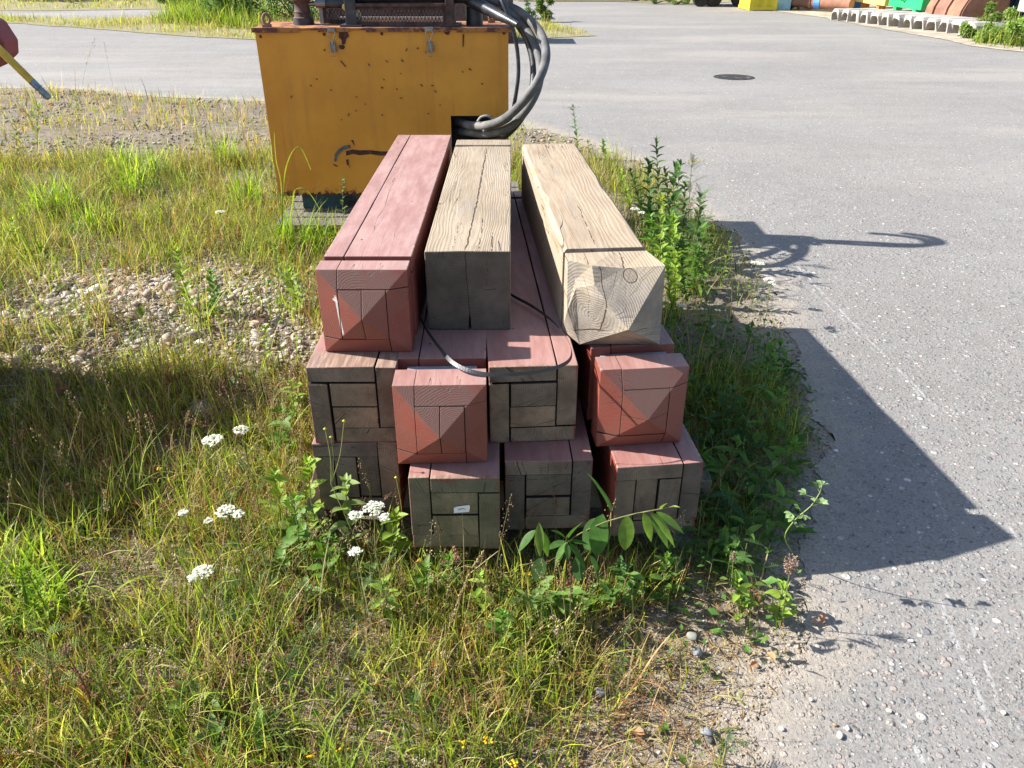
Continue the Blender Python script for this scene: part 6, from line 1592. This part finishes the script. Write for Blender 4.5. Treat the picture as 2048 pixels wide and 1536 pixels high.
# the willow growing out from under the stack
def willow():
    b = at(1120, 1130); p = Plant('willow_sapling', 'young willow with big glossy leaves and one sunlit shoot, under the lowest posts', 'willow', b)
    LBIG = leaf_T('lance', 9, .22, .10); LB2 = leaf_T('oval', 9, .18, .08)
    def br(P, r=.0022): return p.stem([v - b for v in P], r, r * .6, (.14, .15, .05))
    W_ = lambda px, py, Y: atY(px, py, Y)
    br([b, W_(1135, 1085, b.y - .02), W_(1196, 1050, 1.46), W_(1260, 1030, 1.44), W_(1310, 1020, 1.43), W_(1352, 1012, 1.43)])
    br([b, W_(1170, 1110, b.y), W_(1215, 1085, 1.46), W_(1222, 1025, 1.50)])
    br([b, W_(1085, 1130, b.y), W_(1070, 1090, 1.50), W_(1078, 1060, 1.5)])
    br([b, W_(1128, 1100, b.y - .02), W_(1135, 1070, 1.47)])
    LF = [  # from, to pixel, depth, width, colour, template
        ((1255, 1031), (1250, 1098), 1.42, .030, (.15, .25, .04), LB2), ((1286, 1026), (1305, 1080), 1.40, .022, (.15, .24, .04), LBIG), ((1300, 1024), (1353, 1088), 1.42, .022, (.15, .25, .05), LBIG),
        ((1312, 1024), (1368, 1062), 1.41, .019, (.16, .27, .05), LBIG), ((1300, 1030), (1340, 1092), 1.46, .024, (.08, .16, .03), LBIG), ((1320, 1020), (1333, 1003), 1.43, .010, (.2, .3, .07), LBIG), ((1340, 1014), (1357, 1012), 1.43, .006, (.2, .3, .08), LBIG),
        ((1222, 1025), (1188, 945), 1.50, .028, (.06, .14, .035), LBIG), ((1206, 1028), (1190, 1110), 1.46, .040, (.06, .14, .03), LB2), ((1190, 1036), (1170, 1100), 1.50, .034, (.055, .12, .03), LB2),
        ((1078, 1045), (1080, 1112), 1.44, .018, (.15, .25, .05), LBIG), ((1080, 1060), (1098, 1110), 1.46, .022, (.09, .18, .03), LBIG), ((1072, 1060), (1035, 1100), 1.52, .024, (.06, .13, .03), LBIG),
        ((1135, 1080), (1108, 1058), 1.46, .016, (.06, .14, .03), LBIG), ((1135, 1080), (1158, 1042), 1.46, .018, (.06, .14, .03), LBIG), ((1135, 1082), (1175, 1086), 1.46, .016, (.06, .14, .03), LBIG),
        ((1135, 1084), (1108, 1130), 1.44, .018, (.08, .17, .03), LBIG), ((1138, 1086), (1172, 1132), 1.44, .016, (.07, .15, .03), LBIG), ((1133, 1086), (1137, 1118), 1.43, .012, (.09, .18, .04), LBIG), ((1130, 1082), (1095, 1096), 1.48, .018, (.06, .13, .03), LBIG),
        ((1160, 1110), (1155, 1160), 1.44, .03, (.05, .11, .03), LB2), ((1085, 1115), (1070, 1160), 1.46, .03, (.05, .11, .03), LB2), ((1180, 1110), (1200, 1160), 1.46, .02, (.05, .11, .03), LBIG)]
    for a, c_, Y, wd, col, T in LF:
        A_, B_ = atY(a[0], a[1], Y + .01), atY(c_[0], c_[1], Y - .015); d = B_ - A_; L = d.length
        yaw = math.atan2(-d.x, d.y); pit = math.asin(max(-1, min(1, d.z / L)))
        V, Fq, C_ = inst(T, np.array([tuple(A_ - b)]), yaw, pit, rng.normal(0, .12), (wd * 1.25, L * 1.08, L * .5), np.array([col]), .08)
        npmesh('leaf', V, Fq, LEAFM, C_, True, p.t)
    return p.done()
willow()
# low bright shrub in front of it
def shrub(label, cx, cy, spread, n, name='low_shrub'):
    b = at(cx, cy); p = Plant(name, label, 'shrub', b, None)
    for k in range(n):
        px, py = cx + rng.normal(0, spread), cy - 40 + rng.normal(0, spread * .7); tp = atY(px, py, b.y + rng.uniform(-.04, .06)) - b; tp.z = max(.03, min(tp.z, .16))
        P = p.stem([Vector((0, 0, 0)), tp * .5 + Vector((0, 0, .015)), tp], .0014, .0008, (.24, .11, .06), 4)
        m = int(rng.integers(4, 8)); q, f = p.along(P, m, .45, 1.0)
        p.leaves(LO, q, rng.uniform(0, 6.3, m), rng.normal(.35, .3, m), rng.uniform(.026, .044, m), .018, [(.16, .27, .05), (.12, .22, .045), (.20, .30, .08)][k % 3], .15)
    return p.done()
shrub('low shrub with bright oval leaves in front of the dark willow', 1105, 1250, 42, 26)
shrub('spray of light green leaves reaching toward the asphalt', 1225, 1225, 28, 9)
def trefoil():
    b = at(1590, 1115); p = Plant('trefoil_shoot', 'pale sunlit shoot with small three part leaves over the shaded asphalt', 'shoot', b)
    P = p.stem([Vector((0, 0, 0)), atY(1570, 1075, 1.60) - b, atY(1590, 1040, 1.56) - b, atY(1622, 1012, 1.54) - b, atY(1640, 985, 1.53) - b], .0018, .0012, (.26, .33, .10))
    for (px, py) in ((1588, 1038), (1596, 1050), (1606, 1030), (1630, 1005), (1640, 1008), (1612, 990), (1636, 978), (1644, 970), (1600, 1020), (1585, 1028)):
        q = atY(px, py, 1.545) - b; j = int(np.argmin(((P - np.array(q)) ** 2).sum(1)))
        V, Fq = tubeVF([tuple(P[j]), tuple(q)], .0006, 3); p.S.add((V, Fq, np.repeat([(.26, .33, .1)], len(V), 0)))
        a0 = math.atan2(-(q.x - P[j][0]), q.y - P[j][1])
        p.leaves(LB, np.repeat(np.array([tuple(q)]), 3, 0), np.array([a0, a0 + .8, a0 - .8]), np.array([.1, .1, .1]) + rng.uniform(-.2, .9), .021, .011, (.26, .38, .17))
    return p.done()
trefoil()
# pale round headed panicles near the asphalt edge
def airy(label, base_px, top_px, R, n, col, dot=.0016):
    b = at(*base_px); tp = atY(*top_px, b.y) - b; As_, Ad_ = Acc(), Acc(); t_ = thing('panicle_grass', label, 'grass stalk', b, 0, 'feathery seed heads at the asphalt edge')
    V, Fq = tubeVF([(0, 0, 0), tuple(tp * .5), tuple(tp)], [.0016, .0013, .0008], 4); As_.add((V, Fq, np.repeat([(.22, .22, .08)], len(V), 0)))
    d = rng.normal(size=(n, 3)); d /= np.linalg.norm(d, axis=1)[:, None]; pos = np.array(tp)[None] + d * R * rng.random((n, 1)) ** .5 * np.array([[.6, .6, 1.1]])
    for k in range(0, n, 2): V, Fq = tubeVF([tuple(tp - Vector((0, 0, R))), tuple(pos[k])], .0004, 3); As_.add((V, Fq, np.repeat([(.25, .16, .1)], len(V), 0)))
    Ad_.add(inst(OC, pos, 0, 0, 0, np.full((n, 3), dot) * rng.uniform(.6, 1.4, (n, 1)), np.array(col)[None] * rng.uniform(.7, 1.3, (n, 1))))
    As_.obj('stalk', STEMM, t_); Ad_.obj('seed_head', DRYM, t_)
airy('pinkish feathery seed head on the asphalt edge in front of the shadow', (1560, 1255), (1582, 1128), .030, 170, (.42, .30, .24))
airy('smaller brown seed head left of the pinkish one, in the shade', (1462, 1190), (1467, 1112), .016, 70, (.40, .31, .20))
def seedgrass(label, base_px, top_px, lean, n, L, spread, dcol):
    b = at(*base_px); tp = atY(*top_px, b.y) - b; t_ = thing('seed_stalk', label, 'grass stalk', b, 0, 'single tall seed stalks'); A1, A2 = Acc(), Acc()
    panicle(A1, A2, (0, 0, 0), tp.z, (tp.x, 0), (.30, .25, .12), dcol, n, L, spread, .0022, .0014); A1.obj('stalk', STEMM, t_); A2.obj('seed_head', DRYM, t_)
seedgrass('tall arching seed stalk silhouetted on the far road, left one', (166, 270), (190, 75), 0, 34, .28, .03, (.36, .22, .14))
seedgrass('tall arching seed stalk silhouetted on the far road, right one', (232, 200), (208, 84), 0, 20, .35, .02, (.36, .22, .14))
seedgrass('brown seed stalk at the left edge of the shaded weeds', (60, 980), (45, 840), 0, 30, .3, .012, (.3, .16, .1))
seedgrass('reddish seed stalk just in front of the lowest posts', (915, 1190), (908, 1092), 0, 26, .35, .012, (.38, .18, .12))
seedgrass('long plain stalk slanting in front of the tagged post', (905, 1260), (968, 1100), 0, 18, .2, .004, (.35, .26, .14))
# big bent blades by the cabinet corner
def bent(label, base_px, pts_px, wd, col):
    b = at(*base_px); p = thing('bent_grass', label, 'grass blade', b, 0, 'long bent blades by the cabinet'); P = catmull([Vector((0, 0, 0))] + [atY(x, y, b.y) - b for x, y in pts_px], 6)
    V = []; n = len(P)
    for i, q in enumerate(P): w_ = wd * (1 - (i / (n - 1)) ** 2 * .9); V += [(q.x - w_ / 2, q.y - .002, q.z - w_ * .3), (q.x + w_ / 2, q.y + .002, q.z + w_ * .3)]
    V = np.array(V); Fq = np.array([(2 * i, 2 * i + 1, 2 * i + 3, 2 * i + 2) for i in range(n - 1)]); npmesh('blade', V, Fq, GRASSM, np.repeat([col], len(V), 0), True, p)
bent('long blade bent over like a hook in front of the orange cabinet', (566, 520), [(565, 400), (572, 335), (590, 296), (605, 302), (622, 340)], .008, (.24, .30, .05))
bent('straight thin blade left of the hooked one', (564, 520), [(563, 380), (552, 320), (548, 265)], .005, (.24, .28, .06))
bent('lower arching blade touching the cabinet foot', (580, 520), [(585, 400), (598, 376), (620, 388), (640, 420)], .006, (.26, .32, .06))
# the big green tussock left of the cabinet
for i, (px, py, h, lb) in enumerate(((270, 395, .42, 'tall bright green tussock in the middle left'), (245, 350, .34, 'smaller tussock just behind the bright tall one'), (310, 360, .30, 'yellow green tussock right of the bright tall one'), (455, 330, .30, 'thin tussock near the cabinet side'), (505, 420, .34, 'yellowish tussock by the pallet corner'), (100, 440, .33, 'dark tussock at the left above the stones'), (130, 430, .30, 'mixed tussock right of the dark one'), (200, 470, .28, 'low spreading tussock at the top of the stone heap'), (625, 508, .34, 'green tussock hiding the near edge of the pallet'), (578, 512, .36, 'tussock at the left end of the pallet'), (660, 506, .30, 'short tussock between the pallet and the faded post'), (30, 1180, .20, 'bright tussock at the left edge of the foreground'), (95, 1240, .20, 'bright tussock at the foot of the tansy plume'))):
    b = at(px, py); A = Acc(); tuft(tuple(b), 110, h, .05, .0075, GREENS * np.array([[.95, 1.1, .8]]), (2, 4, 5, 1, 3), A=A); o = A.obj('grass_tussock', GRASSM, None, tuple(b)); o.location = b; tag(o, lb, 'grass tussock', 'tussocks left of the stack')
# yellow cow wheat flowers in the near grass
for i, (px, py, lb) in enumerate(((975, 1472, 'bright yellow flower in the bottom centre grass'), (925, 1488, 'yellow flower beside the brightest one at the bottom'), (838, 1145, 'orange yellow flower below the tagged post'), (1060, 1160, 'yellow flower touching the low bright shrub'), (625, 1510, 'orange yellow flower at the bottom edge, left'), (680, 1508, 'orange yellow flower at the bottom edge, middle left'), (1030, 1515, 'orange yellow flower at the bottom edge, right of centre'), (325, 935, 'yellow flower in the shaded left weeds'))):
    leafy(lb, (px, py + 40), (px, py), 6, .02, .005, MG, r=.001, flowers=((.68, .44, .02), .0042, 6, .005), name='yellow_flower', cat='flower', group='yellow flowers in the near grass')
# fallen leaves
def fallen(label, px, py, L, col):
    p = at(px, py); V, Fq, C_ = inst(leaf_T('oval', 5, .1, .25), np.array([[0, -L / 2, .004]]), 0, rng.normal(.1, .1), rng.normal(0, .3), (L * .6, L, L), np.array([col]))
    o = npmesh('fallen_leaf', V, Fq, LEAFM, C_); o.location = (p.x, p.y, .008); o.rotation_euler = (0, 0, rng.uniform(0, 6)); tag(o, label, 'leaf', 'fallen leaves beside the asphalt')
fallen('grey brown dry leaf at the edge of the stack shadow', 1533, 1222, .045, (.22, .18, .14))
fallen('orange fallen leaf on the sandy asphalt edge', 1640, 1245, .03, (.55, .25, .14)); fallen('pinkish fallen leaf below the orange one', 1628, 1252, .022, (.50, .30, .26))
fallen('tan orange leaf in the short grass by the asphalt', 1540, 1322, .03, (.55, .33, .18)); fallen('small orange leaf left of the tan one', 1506, 1336, .022, (.5, .24, .12))
fallen('orange leaf on the bare soil by the yellow flower', 1275, 1470, .03, (.55, .30, .16)); fallen('brown curled leaf in the shaded strip', 1535, 828, .04, (.42, .28, .14))
fallen('dark red leaf in the bottom centre grass', 720, 1435, .028, (.30, .05, .04)); fallen('small brown leaf in the shade near the chipped post', 1475, 1170, .025, (.3, .2, .12))

# ------------------------------------------------------------ far vegetation
def bush(label, c, rx, ry, h, n, cols, name='bush', leaf=.075, seed=0, cat='bush', group=None):
    t_ = thing(name, label, cat, c, 0, group); A = Acc(); S_ = Acc(); K = max(5, int(n / 260)); r = np.random.default_rng(seed + 50)
    cc = np.stack([r.uniform(-rx, rx, K) * .75, r.uniform(-ry, ry, K) * .75, r.uniform(.12, .85, K) * h], 1)
    cr = r.uniform(.22, .45, K) * min(rx, h) * (1.2 - cc[:, 2] / h * .6)
    for k in range(K):
        m = n // K; d = r.normal(size=(m, 3)); d /= np.linalg.norm(d, axis=1)[:, None]; q = cc[k] + d * cr[k] * r.uniform(.55, 1.1, (m, 1)); q[:, 2] = np.maximum(q[:, 2], .01)
        s_ = leaf * r.uniform(.6, 1.3, m); C_ = cols[r.integers(0, len(cols), m)] * r.uniform(.75, 1.25) * r.uniform(.85, 1.15, (m, 1))
        A.add(inst(LL, q, r.uniform(0, 6.3, m), r.normal(.1, .6, m), r.normal(0, .5, m), np.stack([s_ * .34, s_, s_], 1), C_))
        V, Fq = tubeVF([(0, 0, 0), tuple(cc[k] * np.array([.5, .5, .6])), tuple(cc[k])], [.02, .014, .006], 5); S_.add((V, Fq, np.repeat([(.14, .10, .06)], len(V), 0)))
    A.obj('foliage', LEAFM, t_); S_.obj('stem', STEMM, t_); return t_
BG1 = np.array([(.055, .13, .035), (.085, .18, .05), (.13, .24, .07), (.19, .29, .12)]); BG2 = np.array([(.10, .17, .04), (.16, .24, .06), (.24, .30, .10)])
def bpx(px, py): p = at(px, py); return (p.x, p.y, .01)
bush('dense green willow bush left of the cabinet top', bpx(470, 48), .75, .5, 1.35, 5200, BG1, seed=1, group='bushes on the far verge')
bush('lighter green bush farther left on the far verge', bpx(400, 26), .85, .6, 1.2, 4200, BG1[1:], seed=2, group='bushes on the far verge')
bush('small pale weed bush at the left end of the bushes', bpx(350, 27), .5, .4, .6, 1600, BG2, seed=3, group='bushes on the far verge')
bush('green bush seen behind the rusty column', bpx(590, 40), .9, .5, .95, 4200, BG1, seed=4, group='bushes on the far verge')
bush('bush seen through the mesh guard', bpx(760, 36), 1.1, .5, .55, 2600, BG1, seed=5, group='bushes on the far verge')
bush('leafy weed bush right of the black pillar', bpx(985, 44), .35, .3, .45, 900, BG1, seed=6, group='bushes on the far verge')
bush('tallest weed bush on the verge tip right of the hoses', bpx(1085, 44), .32, .25, .55, 1500, BG2, seed=7, group='bushes on the far verge')
bush('thin weed on the verge tip, left of the tallest one', bpx(1060, 40), .15, .15, .42, 220, BG1, seed=8, group='bushes on the far verge')
for i, (px, py, rx, h, lb) in enumerate(((1965, 84, .40, .38, 'nearest weed bush at the right edge of the yard'), (2020, 92, .5, .42, 'weed bush at the right margin of the picture'), (1985, 70, .35, .5, 'taller weed bush in front of the orange hitch'), (2040, 74, .4, .5, 'weed bush right of the orange hitch'), (1968, 58, .18, .55, 'narrow tall weed in front of the dark skip'), (1945, 78, .25, .25, 'low weed beside the last trough'))):
    bush(lb, bpx(px, py), rx, rx * .8, h, 1500, BG2 * 1.5 if i % 2 else BG2 * 1.25, seed=20 + i, leaf=.06, group='weed bushes at the right edge of the yard')
bush('yellow green scrub at the far end, left of the wagon', bpx(1310, 8), .7, .3, .3, 1100, BG2, seed=31, leaf=.06, group='scrub at the far end'); bush('second patch of scrub, close to the wagon', bpx(1352, 9), .45, .3, .35, 800, BG2, seed=32, leaf=.06, group='scrub at the far end')
def vgrass(lab, n, poly, hmu, cols, wd=.012):
    P = np.array([(p[0], p[1]) for p in poly]); x = rng.uniform(P[:, 0].min(), P[:, 0].max(), n * 3); y = rng.uniform(P[:, 1].min(), P[:, 1].max(), n * 3)
    sd = sdist(x, y, P); k = (rng.random(len(x)) < np.clip(sd / .5, 0, 1) * np.clip((fbm(x * .9, y * .9, 51) - .25) * 2.5, .1, 1)) & (np.abs(x) < y * .62 + 1); x, y = x[k][:n], y[k][:n]; n = len(x); A = Acc(); h = hmu * np.exp(rng.normal(0, .4, n))
    ti = rng.integers(0, len(BL), n); C_ = palette(cols, n)
    for j in range(len(BL)):
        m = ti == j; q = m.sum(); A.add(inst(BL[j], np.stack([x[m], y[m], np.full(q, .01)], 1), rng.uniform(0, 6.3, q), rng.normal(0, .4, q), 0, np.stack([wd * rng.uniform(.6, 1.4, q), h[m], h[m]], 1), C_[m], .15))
    tag(A.obj('verge_grass', GRASSM), lab, 'grass', None, 'stuff')
FC = np.concatenate([GREENS[1:3], DRYS[:3], GREENS[4:]])
vgrass('dry and green grass on the verge beyond the road', 26000, V1, .12, FC); vgrass('grass on the farthest verge at the top of the picture', 22000, V2, .16, FC, .018)
vgrass('rough weeds and grass at the right edge of the yard', 7000, g2([(1925, 80), (1950, 62), (2300, 50), (2300, 140), (2048, 106), (1960, 96)]), .26, GREENS, .012)
# grass strip in front of the bushes
vgrass('green grass at the foot of the bushes', 9000, g2([(300, 48), (420, 56), (520, 66), (520, 30), (330, 30)]), .30, GREENS, .012)
